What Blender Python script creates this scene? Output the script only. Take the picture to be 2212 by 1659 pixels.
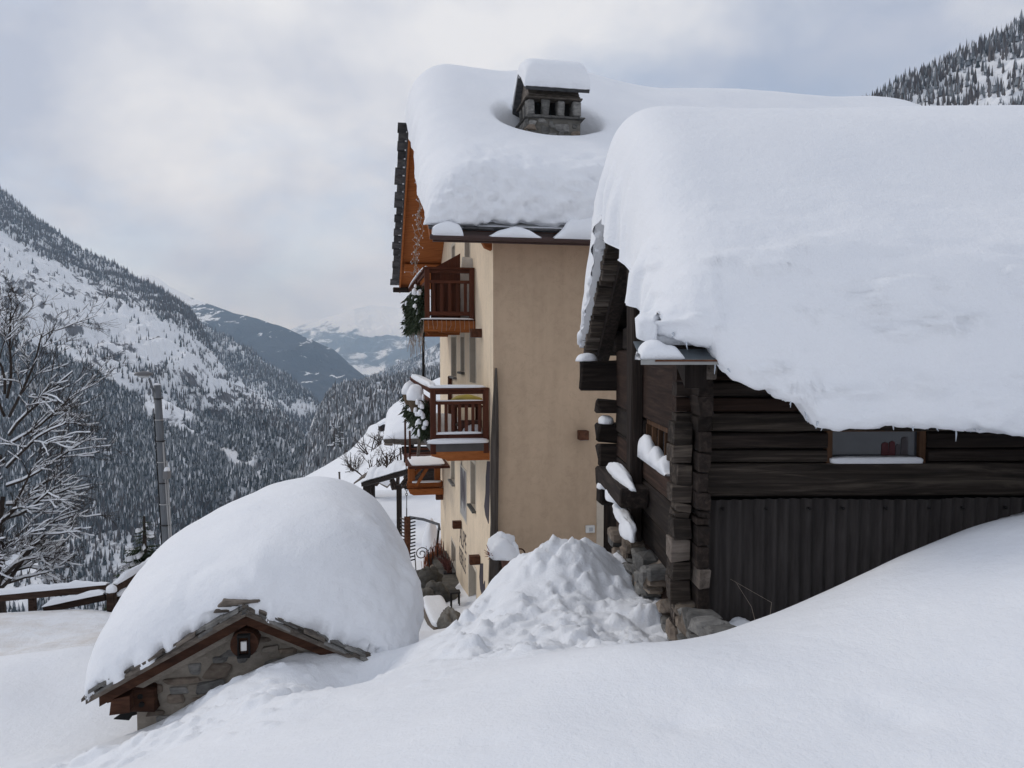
import bpy, bmesh, math, random
import numpy as np
from mathutils import Vector

# ------------------------------------------------------------------ clear
for o in list(bpy.data.objects): bpy.data.objects.remove(o)
scene = bpy.context.scene
col = scene.collection
R = math.radians

# ------------------------------------------------------------------ camera (eye at z = 0, looking along +Y)
PITCH = R(2.52)
FOC = 1670.0                     # focal length in units of a 2212 px wide picture
cam_d = bpy.data.cameras.new('camera'); cam = bpy.data.objects.new('camera', cam_d); col.objects.link(cam)
cam_d.sensor_width = 36.0; cam_d.lens = 36.0*FOC/2212.0
cam_d.clip_start = 0.05; cam_d.clip_end = 60000
cam.location = (0, 0, 0); cam.rotation_euler = (math.pi/2-PITCH, 0, 0)
scene.camera = cam

# ------------------------------------------------------------------ world: Nishita sky broken by a high layer of cloud
SUN_AZ, SUN_EL = R(-62), R(36)          # azimuth from +Y, negative = left
w = bpy.data.worlds.new('World'); scene.world = w; w.use_nodes = True
nt = w.node_tree; nt.nodes.clear(); N = nt.nodes.new; L = nt.links.new
out = N('ShaderNodeOutputWorld')
sky = N('ShaderNodeTexSky'); sky.sky_type = 'NISHITA'; sky.sun_disc = False
sky.sun_elevation = SUN_EL; sky.sun_rotation = SUN_AZ; sky.altitude = 1600; sky.air_density = 1.0; sky.dust_density = 1.6
bg1 = N('ShaderNodeBackground'); bg1.inputs[1].default_value = 0.12; L(sky.outputs[0], bg1.inputs[0])
tc = N('ShaderNodeTexCoord'); sep = N('ShaderNodeSeparateXYZ'); L(tc.outputs['Generated'], sep.inputs[0])
zz = N('ShaderNodeMath'); zz.operation = 'ABSOLUTE'; L(sep.outputs[2], zz.inputs[0])
za = N('ShaderNodeMath'); za.operation = 'ADD'; za.inputs[1].default_value = 0.55; L(zz.outputs[0], za.inputs[0])
dv = N('ShaderNodeVectorMath'); dv.operation = 'DIVIDE'; L(tc.outputs['Generated'], dv.inputs[0])
cb = N('ShaderNodeCombineXYZ')
for i in range(3): L(za.outputs[0], cb.inputs[i])
L(cb.outputs[0], dv.inputs[1])
def wnoise(scale, detail, dist, off):
    m = N('ShaderNodeMapping'); m.inputs['Location'].default_value = off; L(dv.outputs[0], m.inputs[0])
    n = N('ShaderNodeTexNoise'); n.inputs['Scale'].default_value = scale; n.inputs['Detail'].default_value = detail
    n.inputs['Roughness'].default_value = 0.55; n.inputs['Distortion'].default_value = dist; L(m.outputs[0], n.inputs[0]); return n
n1 = wnoise(1.9, 9, 0.1, (3.1, 0.4, 1.7)); n2 = wnoise(2.6, 9, 0.15, (0.3, 5.4, 0.0))
r1 = N('ShaderNodeValToRGB'); r1.color_ramp.elements[0].position = 0.33; r1.color_ramp.elements[1].position = 0.50
r1.color_ramp.elements[0].color = (0.5, 0.5, 0.5, 1); r1.color_ramp.elements[1].color = (1, 1, 1, 1); L(n1.outputs[0], r1.inputs[0])
r2 = N('ShaderNodeValToRGB'); r2.color_ramp.elements[0].position = 0.38; r2.color_ramp.elements[1].position = 0.66
r2.color_ramp.elements[0].color = (0.46, 0.505, 0.62, 1); r2.color_ramp.elements[1].color = (0.78, 0.795, 0.83, 1); L(n2.outputs[0], r2.inputs[0])
bg2 = N('ShaderNodeBackground'); bg2.inputs[1].default_value = 1.0; L(r2.outputs[0], bg2.inputs[0])
mx = N('ShaderNodeMixShader'); L(r1.outputs[0], mx.inputs[0]); L(bg1.outputs[0], mx.inputs[1]); L(bg2.outputs[0], mx.inputs[2])
L(mx.outputs[0], out.inputs[0])

# ------------------------------------------------------------------ veiled sun, from the valley side
sd = bpy.data.lights.new('sun', 'SUN'); sd.energy = 0.85; sd.angle = R(14); sd.color = (1, 0.965, 0.91)
so = bpy.data.objects.new('sun', sd); col.objects.link(so)
sdir = Vector((math.sin(SUN_AZ)*math.cos(SUN_EL), math.cos(SUN_AZ)*math.cos(SUN_EL), math.sin(SUN_EL)))
so.rotation_euler = (-sdir).to_track_quat('-Z', 'Y').to_euler(); so.location = (-20, 10, 30)
scene.view_settings.view_transform = 'Standard'; scene.view_settings.look = 'None'
scene.view_settings.exposure = 0.07; scene.view_settings.gamma = 1.0; scene.view_settings.use_curve_mapping = False
scene.render.engine = 'CYCLES'

# ================================================================== helpers
def hsh(ix, iy, iz, seed):
    n = (ix.astype(np.int64)*374761393 + iy.astype(np.int64)*668265263 + iz.astype(np.int64)*1440662683 + seed*69069+1013904223) & 0xffffffff
    n = ((n ^ (n >> 13))*1274126177) & 0xffffffff
    n = ((n ^ (n >> 16))*2246822519) & 0xffffffff
    n = n ^ (n >> 13)
    return (n & 0xffffff)/float(0x1000000)
def vn(x, y, z=0.0, seed=0):
    x = np.asarray(x, float); y = np.asarray(y, float); z = np.zeros_like(x)+z
    ix, iy, iz = np.floor(x), np.floor(y), np.floor(z); fx, fy, fz = x-ix, y-iy, z-iz
    fx, fy, fz = [f*f*f*(f*(f*6-15)+10) for f in (fx, fy, fz)]
    r = 0
    for a in (0, 1):
        for b in (0, 1):
            for c in (0, 1):
                wt = (fx if a else 1-fx)*(fy if b else 1-fy)*(fz if c else 1-fz)
                r = r + wt*hsh(ix+a, iy+b, iz+c, seed)
    return r*2-1
def fbm(x, y, z=0.0, o=4, seed=0, g=0.5):
    r = 0; a = 1.0; s = 0; f = 1.0
    for k in range(o):
        r = r + a*vn(np.asarray(x)*f, np.asarray(y)*f, np.asarray(z)*f, seed+k*17); s += a; a *= g; f *= 2.03
    return r/s
def worley(x, y, z=0.0, seed=0):
    x = np.asarray(x, float); y = np.asarray(y, float); z = np.zeros_like(x)+z
    ix, iy, iz = np.floor(x), np.floor(y), np.floor(z); d = np.full_like(x, 9.0)
    for a in (-1, 0, 1):
        for b in (-1, 0, 1):
            for c in (-1, 0, 1):
                cx, cy, cz = ix+a, iy+b, iz+c
                px = cx+hsh(cx, cy, cz, seed); py = cy+hsh(cx, cy, cz, seed+5); pz = cz+hsh(cx, cy, cz, seed+9)
                d = np.minimum(d, (px-x)**2+(py-y)**2+(pz-z)**2)
    return np.sqrt(d)
def worley_id(x, y, seed=0):
    x = np.asarray(x, float); y = np.asarray(y, float); ix, iy = np.floor(x), np.floor(y); d1 = np.full_like(x, 9.0); d2 = np.full_like(x, 9.0); h = np.zeros_like(x); zr = np.zeros_like(ix)
    for a in (-1, 0, 1):
        for b in (-1, 0, 1):
            cx, cy = ix+a, iy+b; px = cx+hsh(cx, cy, zr, seed); py = cy+hsh(cx, cy, zr, seed+5); d = (px-x)**2+(py-y)**2; n = d < d1
            d2 = np.where(n, d1, np.minimum(d2, d)); d1 = np.where(n, d, d1); h = np.where(n, hsh(cx, cy, zr, seed+11), h)
    return np.sqrt(d1), np.sqrt(d2), h
def sst(a, b, x):
    t = np.clip((np.asarray(x, float)-a)/(b-a), 0, 1); return t*t*(3-2*t)

CT, ST = math.cos(PITCH), math.sin(PITCH)
def ray(x, y):                      # direction through a point of a 2212x1659 picture, scaled so that Y = 1
    a = (x-1106.0)/FOC; b = (829.5-y)/FOC
    Y = b*ST+CT
    return Vector((a/Y, 1.0, (b*CT-ST)/Y))
def P(x, y, d): return ray(x, y)*d
def proj(p):                        # inverse, vectorised
    p = np.asarray(p, float); X, Y, Z = p[..., 0], p[..., 1], p[..., 2]
    fz = Y*CT-Z*ST; up = Y*ST+Z*CT
    return 1106+FOC*X/fz, 829.5-FOC*up/fz

class Frame:
    def __init__(s, yaw, org=(0, 0)):
        a = R(yaw); s.U = Vector((math.sin(a), math.cos(a), 0)); s.V = Vector((math.cos(a), -math.sin(a), 0)); s.o = Vector((org[0], org[1], 0))
    def __call__(s, u, v, z): return s.o+s.U*u+s.V*v+Vector((0, 0, z))
    def onU(s, x, y, U):            # where the line through the picture point meets the plane u = U
        r = ray(x, y); t = (U+s.o.dot(s.U))/r.dot(s.U); p = r*t; return ((p-s.o).dot(s.V), p.z)
    def onV(s, x, y, V):
        r = ray(x, y); t = (V+s.o.dot(s.V))/r.dot(s.V); p = r*t; return ((p-s.o).dot(s.U), p.z)
    def np(s, u, v, z):
        u = np.asarray(u, float); v = np.asarray(v, float); z = np.asarray(z, float)+0*u+0*v
        return np.stack([s.o.x+s.U.x*u+s.V.x*v, s.o.y+s.U.y*u+s.V.y*v, z], -1)

WL = {}
def link(o, parent, wloc):
    col.objects.link(o); WL[o] = Vector(wloc)
    if parent is not None:
        o.parent = parent; o.location = Vector(wloc)-WL[parent]
    else: o.location = wloc
    return o
def tag(o, label=None, cat=None, group=None, kind=None):
    if label: o['label'] = label
    if cat: o['category'] = cat
    if group: o['group'] = group
    if kind: o['kind'] = kind
    return o
def thing(name, loc, label, cat, group=None):
    o = bpy.data.objects.new(name, None); o.empty_display_size = 0.2
    link(o, None, Vector(loc)); return tag(o, label, cat, group)
def obj(name, verts, faces, m, parent=None, smooth=False, center=True, **kw):
    v = np.asarray(verts, float).reshape(-1, 3)
    c = (v.min(0)+v.max(0))/2 if center else np.zeros(3)
    if center and parent is None: c[2] = v[:, 2].min()
    me = bpy.data.meshes.new(name)
    me.from_pydata((v-c).tolist(), [], faces if isinstance(faces, list) else faces.tolist())
    me.materials.append(m)
    if smooth: me.polygons.foreach_set('use_smooth', [True]*len(me.polygons))
    me.update()
    o = bpy.data.objects.new(name, me)
    link(o, parent, Vector(c)); tag(o, **kw); return o
def inst(src, name, wloc, parent):
    o = bpy.data.objects.new(name, src.data); return link(o, parent, wloc)
def grid_faces(nu, nv, flip=False, base=0):
    i, j = np.meshgrid(np.arange(nu-1), np.arange(nv-1), indexing='ij')
    a = (i*nv+j).ravel()+base; f = np.stack([a, a+nv, a+nv+1, a+1], 1)
    return f[:, ::-1] if flip else f
_bm = {}
def boxverts(du, dv, dz, bev):
    key = (round(du, 4), round(dv, 4), round(dz, 4), bev)
    if key in _bm: return _bm[key]
    bm = bmesh.new(); bmesh.ops.create_cube(bm, size=1.0)
    for v in bm.verts: v.co = Vector((v.co.x*du, v.co.y*dv, v.co.z*dz))
    if bev > 0: bmesh.ops.bevel(bm, geom=bm.edges[:], offset=min(bev, 0.3*min(du, dv, dz)), segments=1, affect='EDGES')
    bm.verts.index_update()
    vs = np.array([v.co[:] for v in bm.verts]); fs = [[v.index for v in f.verts] for f in bm.faces]; bm.free()
    _bm[key] = (vs, fs); return vs, fs
_mc = {}
def box(name, F, u, v, z, m, parent=None, bev=0.008, jit=0.0, seed=0, tilt=0.0, **kw):
    """box spanning u, v, z (pairs) in frame F; alike boxes share their mesh"""
    (u0, u1), (v0, v1), (z0, z1) = sorted(u), sorted(v), sorted(z)
    c = F((u0+u1)/2, (v0+v1)/2, (z0+z1)/2)
    key = (id(F), round(u1-u0, 3), round(v1-v0, 3), round(z1-z0, 3), bev, m.name) if not (jit or tilt) else None
    if key and key in _mc and parent is not None:
        o = bpy.data.objects.new(name, _mc[key]); link(o, parent, c); return tag(o, **kw)
    vs, fs = boxverts(u1-u0, v1-v0, z1-z0, bev); vs = vs.copy()
    if jit:
        r = np.random.default_rng(int(seed)+11); q = np.round(vs/ (np.abs(vs).max(0)+1e-9)).astype(int)
        off = {}
        for k in range(len(vs)):
            s = tuple(np.sign(vs[k]).astype(int))
            if s not in off: off[s] = r.normal(0, jit, 3)
            vs[k] = vs[k]+off[s]+r.normal(0, jit*0.15, 3)
    if tilt:
        ct, st_ = math.cos(tilt), math.sin(tilt); y, zc = vs[:, 1].copy(), vs[:, 2].copy(); vs[:, 1] = y*ct-zc*st_; vs[:, 2] = y*st_+zc*ct
    wv = vs[:, :1]*np.array(F.U)+vs[:, 1:2]*np.array(F.V)+np.outer(vs[:, 2], [0, 0, 1])
    me = bpy.data.meshes.new(name); me.from_pydata(wv.tolist(), [], fs); me.materials.append(m); me.update()
    if key: _mc[key] = me
    o = bpy.data.objects.new(name, me); link(o, parent, c if parent is not None else c); return tag(o, **kw)
def beam(name, a, b, wd, ht, m, parent=None, up=(0, 0, 1), bev=0.006, **kw):
    """squared timber from a to b"""
    a = Vector(a); b = Vector(b); d = (b-a); ln = d.length; d.normalize(); upv = Vector(up)
    s = d.cross(upv); s.normalize(); t = s.cross(d)
    vs, fs = boxverts(ln, wd, ht, bev); M = np.array([d, s, t]); wv = vs@M+np.array((a+b)/2)
    return obj(name, wv, fs, m, parent, **kw)
def prism(name, F, pts, ax, a0, a1, m, parent=None, **kw):
    """polygon pts extruded: ax='v' pts are (u,z); ax='u' pts are (v,z); ax='z' pts are (u,v)"""
    def w3(p, a): return F(p[0], a, p[1]) if ax == 'v' else F(a, p[0], p[1]) if ax == 'u' else F(p[0], p[1], a)
    n = len(pts); vs = [w3(p, a0) for p in pts]+[w3(p, a1) for p in pts]
    fs = [list(range(n))[::-1], list(range(n, 2*n))]+[[i, (i+1) % n, n+(i+1) % n, n+i] for i in range(n)]
    bm = bmesh.new(); bv = [bm.verts.new(v) for v in vs]
    for f in fs: bm.faces.new([bv[i] for i in f])
    bmesh.ops.recalc_face_normals(bm, faces=bm.faces[:]); bm.verts.index_update()
    vs = [v.co[:] for v in bm.verts]; fs = [[v.index for v in f.verts] for f in bm.faces]; bm.free()
    return obj(name, vs, fs, m, parent, **kw)
def tube_data(pts, rad, sides=6, base=0, cap=True):
    pts = [Vector(p) for p in pts]; n = len(pts); vs = []; fs = []
    if not hasattr(rad, '__len__'): rad = [rad]*n
    pr = None
    for i, p in enumerate(pts):
        d = (pts[min(i+1, n-1)]-pts[max(i-1, 0)]); d.normalize()
        if pr is None: pr = d.orthogonal().normalized()
        a = (pr-d*pr.dot(d)); a = a.normalized() if a.length > 1e-6 else d.orthogonal().normalized(); b = d.cross(a); pr = a
        for k in range(sides):
            t = 2*math.pi*k/sides; vs.append(p+a*math.cos(t)*rad[i]+b*math.sin(t)*rad[i])
    for i in range(n-1):
        for k in range(sides):
            k2 = (k+1) % sides; fs.append([base+i*sides+k, base+i*sides+k2, base+(i+1)*sides+k2, base+(i+1)*sides+k])
    if cap:
        fs.append([base+k for k in range(sides)][::-1]); fs.append([base+(n-1)*sides+k for k in range(sides)])
    return vs, fs
def tube(name, pts, rad, m, parent=None, sides=6, smooth=True, **kw):
    vs, fs = tube_data(pts, rad, sides); return obj(name, vs, fs, m, parent, smooth=smooth, **kw)
def tubes(name, lst, m, parent=None, sides=4, smooth=False, **kw):
    V_, F_ = [], []
    for pts, rad in lst:
        v, f = tube_data(pts, rad, sides, len(V_), cap=False); V_ += v; F_ += f
    return obj(name, V_, F_, m, parent, smooth=smooth, **kw)
def blob(name, c, r, m, parent=None, seed=0, rough=0.15, flat=0.0, F=None, sub=3, lump=1.6, **kw):
    """lumpy rounded mass, its lower side flattened"""
    bm = bmesh.new(); bmesh.ops.create_icosphere(bm, subdivisions=sub, radius=1.0); bm.verts.index_update()
    v = np.array([q.co[:] for q in bm.verts]); fs = [[q.index for q in f.verts] for f in bm.faces]; bm.free()
    n = fbm(v[:, 0]*lump+seed*3.7, v[:, 1]*lump, v[:, 2]*lump, 3, seed)
    v = v*(1+rough*n)[:, None]
    if flat: v[:, 2] = np.where(v[:, 2] < -flat, -flat+(v[:, 2]+flat)*0.15, v[:, 2])
    r = np.array(r if hasattr(r, '__len__') else (r, r, r), float)
    v = v*r
    if F is not None: v = v[:, :1]*np.array(F.U)+v[:, 1:2]*np.array(F.V)+np.outer(v[:, 2], [0, 0, 1])
    return obj(name, v+np.array(c), fs, m, parent, smooth=True, **kw)
def stone_mesh(name, F, c, size, m, parent, seed=0, jit=0.12, **kw):
    """one irregular stone: chunky block with knocked-off corners"""
    r = np.random.default_rng(seed+500); bm = bmesh.new(); bmesh.ops.create_cube(bm, size=1.0)
    for v in bm.verts: v.co += Vector(r.normal(0, jit, 3))
    bmesh.ops.bevel(bm, geom=bm.edges[:], offset=0.14, segments=1, affect='EDGES'); bm.verts.index_update()
    v = np.array([q.co[:] for q in bm.verts])+r.normal(0, 0.02, (len(bm.verts), 3)); fs = [[q.index for q in f.verts] for f in bm.faces]; bm.free()
    v = v*np.array(size); v = v[:, :1]*np.array(F.U)+v[:, 1:2]*np.array(F.V)+np.outer(v[:, 2], [0, 0, 1])
    return obj(name, v+np.array(c), fs, m, parent, **kw)
def catmull(c, m):
    c = np.asarray(c, float); n = len(c); d = np.r_[0, np.cumsum(np.linalg.norm(np.diff(c, axis=0), axis=1)**0.7)]
    t = np.linspace(0, d[-1], m); k = np.clip(np.searchsorted(d, t, side='right')-1, 0, n-2)
    pm = c[np.maximum(k-1, 0)]; p0 = c[k]; p1 = c[k+1]; p2 = c[np.minimum(k+2, n-1)]
    h = (d[k+1]-d[k])[:, None]; s = ((t-d[k])/(d[k+1]-d[k]))[:, None]
    dm = (d[np.minimum(k+1, n-1)]-d[np.maximum(k-1, 0)])[:, None]; dp = (d[np.minimum(k+2, n-1)]-d[k])[:, None]
    m0 = (p1-pm)/dm*h; m1 = (p2-p0)/dp*h
    return (2*s**3-3*s**2+1)*p0+(s**3-2*s**2+s)*m0+(-2*s**3+3*s**2)*p1+(s**3-s**2)*m1
def resample_like(c_out, c_in, m):
    """sample both control lists at matching parameters"""
    n = len(c_out); c = np.asarray(c_out, float)
    A = catmull(c, m)
    d = np.r_[0, np.cumsum(np.linalg.norm(np.diff(c, axis=0), axis=1)**0.7)]; t = np.linspace(0, d[-1], m)
    ci = np.asarray(c_in, float)
    B = np.stack([np.interp(t, d, ci[:, k]) for k in range(2)], 1)
    return A, B
def snow_loft(name, F, v0, v1, c_out, c_in, r0, r1, nu, nv, disp, label, p=2.4, shift=None, mat=None, mod=None, cat='snow', parent=None):
    t = np.linspace(0, 1, nv); vv = v0+(v1-v0)*(t-0.85*np.sin(2*np.pi*t)/(2*np.pi))
    e0 = np.clip((vv-v0)/r0, 0, 1) if r0 else np.ones_like(vv); e1 = np.clip((v1-vv)/r1, 0, 1) if r1 else np.ones_like(vv)
    E = (1-(1-e0)**p)**(1/p)*(1-(1-e1)**p)**(1/p)
    UZ = np.zeros((nu, nv, 2)); IN = np.zeros((nu, nv, 2))
    for j in range(nv):
        A, B = resample_like(c_out(vv[j]), c_in(vv[j]), nu)
        UZ[:, j] = B+(A-B)*E[j]; IN[:, j] = B
    VV = np.repeat(vv[None], nu, 0); TT = np.repeat(np.linspace(0, 1, nu)[:, None], nv, 1)
    if mod is not None: UZ, VV = mod(UZ, IN, VV, TT, E)
    W = F.np(UZ[..., 0], VV, UZ[..., 1])
    gu = np.gradient(W, axis=0); gv = np.gradient(W, axis=1); nr = np.cross(gu, gv); nr /= (np.linalg.norm(nr, axis=-1, keepdims=True)+1e-9)
    if nr[nu//2, nv//2, 2] < 0: nr = -nr; flip = True
    else: flip = False
    if disp is not None: W = W+nr*disp(W, UZ[..., 0], VV, UZ[..., 1], TT, E)[..., None]
    WI = F.np(IN[..., 0], VV, IN[..., 1])
    bot = np.concatenate([WI[::4][:, ::4].reshape(-1, 3)]); bu, bvn = len(range(0, nu, 4)), len(range(0, nv, 4))
    fs = grid_faces(nu, nv, flip).tolist()+grid_faces(bu, bvn, not flip, nu*nv).tolist()
    o = obj(name, np.concatenate([W.reshape(-1, 3), bot]), fs, mat or SNOW, parent, smooth=True)
    if parent is None: tag(o, label, cat)
    return o
# ================================================================== materials
def newmat(name):
    m = bpy.data.materials.new(name); m.use_nodes = True; t = m.node_tree; b = t.nodes['Principled BSDF']; return m, t, b
def coords(t, scale=(1, 1, 1), rand=True, world=False):
    n = t.nodes; tc = n.new('ShaderNodeTexCoord'); mp = n.new('ShaderNodeMapping'); mp.inputs['Scale'].default_value = scale
    if world:
        g = n.new('ShaderNodeNewGeometry'); t.links.new(g.outputs['Position'], mp.inputs[0]); return mp.outputs[0]
    if rand:
        oi = n.new('ShaderNodeObjectInfo'); ml = n.new('ShaderNodeMath'); ml.operation = 'MULTIPLY'; ml.inputs[1].default_value = 57.0
        t.links.new(oi.outputs['Random'], ml.inputs[0]); ad = n.new('ShaderNodeVectorMath'); ad.operation = 'ADD'
        t.links.new(tc.outputs['Object'], ad.inputs[0]); t.links.new(ml.outputs[0], ad.inputs[1]); t.links.new(ad.outputs[0], mp.inputs[0])
    else: t.links.new(tc.outputs['Object'], mp.inputs[0])
    return mp.outputs[0]
def noise(t, vec, scale, detail=5, rough=0.6, dist=0.0):
    n = t.nodes.new('ShaderNodeTexNoise'); n.inputs['Scale'].default_value = scale; n.inputs['Detail'].default_value = detail
    n.inputs['Roughness'].default_value = rough; n.inputs['Distortion'].default_value = dist; t.links.new(vec, n.inputs[0]); return n.outputs[0]
def ramp(t, fac, stops):
    r = t.nodes.new('ShaderNodeValToRGB'); e = r.color_ramp.elements
    while len(e) < len(stops): e.new(0.5)
    for k, (p, c) in enumerate(stops): e[k].position = p; e[k].color = (c[0], c[1], c[2], 1)
    t.links.new(fac, r.inputs[0]); return r.outputs[0]
def mixc(t, fac, a, b, mode='MIX'):
    m = t.nodes.new('ShaderNodeMix'); m.data_type = 'RGBA'; m.blend_type = mode
    if isinstance(fac, float): m.inputs[0].default_value = fac
    else: t.links.new(fac, m.inputs[0])
    for k, s in ((6, a), (7, b)):
        if isinstance(s, tuple): m.inputs[k].default_value = (*s, 1)
        else: t.links.new(s, m.inputs[k])
    return m.outputs[2]
def bump(t, b, h, strength=0.3, dist=0.02):
    n = t.nodes.new('ShaderNodeBump'); n.inputs['Strength'].default_value = strength; n.inputs['Distance'].default_value = dist
    t.links.new(h, n.inputs['Height']); t.links.new(n.outputs[0], b.inputs['Normal'])
def objrand(t, lo, hi):
    oi = t.nodes.new('ShaderNodeObjectInfo'); mr = t.nodes.new('ShaderNodeMapRange'); mr.inputs[3].default_value = lo; mr.inputs[4].default_value = hi
    t.links.new(oi.outputs['Random'], mr.inputs[0]); return mr.outputs[0]
def noisemat(name, stops, scale=6, stretch=(1, 1, 1), rough=0.8, bs=0.4, bd=0.01, var=(0.75, 1.25), detail=6, spec=0.25, dist=0.0, metal=0.0):
    m, t, b = newmat(name); v = coords(t, stretch); n = noise(t, v, scale, detail, 0.62, dist)
    c = ramp(t, n, stops)
    if var:
        oi = objrand(t, *var); cc = t.nodes.new('ShaderNodeCombineXYZ')
        for k in range(3): t.links.new(oi, cc.inputs[k])
        c = mixc(t, 1.0, c, cc.outputs[0], 'MULTIPLY')
    t.links.new(c, b.inputs['Base Color']); b.inputs['Roughness'].default_value = rough; b.inputs['Specular IOR Level'].default_value = spec
    b.inputs['Metallic'].default_value = metal
    if bs: bump(t, b, n, bs, bd)
    return m
def snowmat(name, dirt=0.0, fine=1.0):
    m, t, b = newmat(name); v = coords(t, (1, 1, 1), False, True)
    n1 = noise(t, v, 1.3, 4, 0.5); n2 = noise(t, v, 9.0, 6, 0.65); n3 = noise(t, v, 60.0, 3, 0.7)
    c = ramp(t, n1, [(0.3, (0.845, 0.865, 0.90)), (0.7, (0.885, 0.90, 0.925))])
    if dirt:
        d = noise(t, coords(t, (1.0, 2.5, 1), False, True), 1.1, 7, 0.7); c = mixc(t, ramp(t, d, [(0.42, (0, 0, 0)), (0.75, (dirt,)*3)]), c, (0.55, 0.47, 0.38))
    t.links.new(c, b.inputs['Base Color']); b.inputs['Roughness'].default_value = 0.65; b.inputs['Specular IOR Level'].default_value = 0.2
    h = t.nodes.new('ShaderNodeMath'); h.operation = 'MULTIPLY_ADD'; h.inputs[1].default_value = 0.25; t.links.new(n3, h.inputs[0]); t.links.new(n2, h.inputs[2])
    bump(t, b, h.outputs[0], 0.5*fine, 0.04)
    return m
SNOW = snowmat('snow'); SNOWD = snowmat('trodden_snow', 0.6, 1.8); SNOWR = snowmat('crusted_snow', 0.0, 1.5)
WX, WY, WZ = (0.5, 9, 9), (9, 0.5, 9), (9, 9, 0.5)
def wood(name, cs, st, scale=2.2, bs=0.7, var=(0.6, 1.35)): return noisemat(name, [(0.25, cs[0]), (0.5, cs[1]), (0.75, cs[2])], scale, st, 0.85, bs, 0.012, var, 8, 0.15, 0.6)
dk = ((0.008, 0.0065, 0.006), (0.022, 0.0165, 0.014), (0.050, 0.038, 0.031))
DARKX, DARKY, DARKZ = wood('dark_log_x', dk, WX), wood('dark_log_y', dk, WY), wood('dark_log_z', dk, WZ)
gk = ((0.045, 0.038, 0.032), (0.12, 0.10, 0.085), (0.20, 0.17, 0.145))
GREYX = wood('weathered_log_x', gk, WX); GREYY = wood('weathered_log_y', gk, WY); GREYZ = wood('weathered_log_z', gk, WZ)
mk = ((0.011, 0.009, 0.008), (0.044, 0.035, 0.029), (0.14, 0.115, 0.093)); MIDX = wood('sooty_log_x', mk, WX)
rk = ((0.012, 0.008, 0.006), (0.034, 0.020, 0.015), (0.070, 0.043, 0.032)); REDX = wood('reddish_log_x', rk, WX); REDY = wood('reddish_log_y', rk, WY)
bk = ((0.050, 0.019, 0.012), (0.085, 0.030, 0.018), (0.12, 0.045, 0.026))
BALX, BALY, BALZ = [wood('brown_paint_'+a, bk, s, 2.0, 0.25, (0.85, 1.15)) for a, s in (('x', WX), ('y', WY), ('z', WZ))]
ok = ((0.20, 0.062, 0.018), (0.30, 0.10, 0.030), (0.38, 0.135, 0.045))
ORX, ORY, ORZ = [wood('orange_larch_'+a, ok, s, 1.8, 0.25, (0.85, 1.15)) for a, s in (('x', WX), ('y', WY), ('z', WZ))]
hk = ((0.026, 0.013, 0.009), (0.062, 0.028, 0.017), (0.11, 0.052, 0.030)); HUTW = wood('hut_beam', hk, WX, 2.0, 0.5); FENCEW = wood('fence_brown', ((0.015, 0.010, 0.008), (0.040, 0.024, 0.017), (0.07, 0.044, 0.032)), WX, 2.0, 0.5)
SLATE = noisemat('slate', [(0.3, (0.030, 0.031, 0.034)), (0.7, (0.095, 0.095, 0.098))], 7, (1, 1, 3), 0.7, 0.6, 0.02, (0.6, 1.5))
SLATEB = noisemat('slate_brown', [(0.3, (0.06, 0.05, 0.043)), (0.7, (0.17, 0.145, 0.12))], 7, (1, 1, 3), 0.8, 0.7, 0.02, (0.55, 1.4))
STONE = noisemat('stone', [(0.25, (0.07, 0.068, 0.065)), (0.55, (0.17, 0.165, 0.155)), (0.8, (0.27, 0.26, 0.24))], 9, (1, 1, 2), 0.85, 0.9, 0.02, (0.55, 1.35))
STONEB = noisemat('stone_brown', [(0.25, (0.10, 0.078, 0.06)), (0.55, (0.21, 0.17, 0.135)), (0.8, (0.32, 0.27, 0.215))], 8, (1, 1, 2), 0.85, 0.9, 0.02, (0.5, 1.3))
MORTAR = noisemat('mortar', [(0.3, (0.20, 0.175, 0.145)), (0.6, (0.31, 0.275, 0.23)), (0.8, (0.37, 0.335, 0.29))], 5, (1, 1, 1.4), 0.95, 1.0, 0.04, None, 9)
ROCK = noisemat('rock', [(0.3, (0.05, 0.047, 0.042)), (0.7, (0.17, 0.16, 0.14))], 2.5, (1, 1, 1.5), 0.9, 1.0, 0.08, (0.7, 1.3), 9)
def plaster(name, c):
    m, t, b = newmat(name); v = coords(t, (1, 1, 1), False, True); n1 = noise(t, v, 0.55, 5, 0.55); n2 = noise(t, v, 35, 4, 0.6); n3 = noise(t, coords(t, (3, 3, 0.35), False, True), 1.4, 5, 0.6)
    a = ramp(t, n1, [(0.3, tuple(x*0.90 for x in c)), (0.7, tuple(x*1.06 for x in c))]); a = mixc(t, ramp(t, n3, [(0.42, (0, 0, 0)), (0.75, (0.5,)*3)]), a, tuple(x*0.70 for x in c))
    n4 = noise(t, v, 2.2, 8, 0.7, 0.8); a = mixc(t, ramp(t, n4, [(0.485, (0, 0, 0)), (0.5, (0.35,)*3), (0.515, (0, 0, 0))]), a, tuple(x*0.6 for x in c)); n5 = noise(t, v, 6.0, 4, 0.6); a = mixc(t, ramp(t, n5, [(0.35, (0.3,)*3), (0.6, (0, 0, 0))]), a, tuple(x*1.12 for x in c))
    t.links.new(a, b.inputs['Base Color']); b.inputs['Roughness'].default_value = 0.95; b.inputs['Specular IOR Level'].default_value = 0.1; bump(t, b, n2, 0.25, 0.006); return m
PLAST_SHADE = plaster('tan_plaster_shaded', (0.53, 0.395, 0.275)); PLAST_LIT = plaster('tan_plaster_lit', (0.80, 0.66, 0.49)); TRIM = plaster('pale_trim', (0.62, 0.55, 0.45))  # one house plaster in two tones: facade painted lighter as sunlit, side darker as shaded
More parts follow.
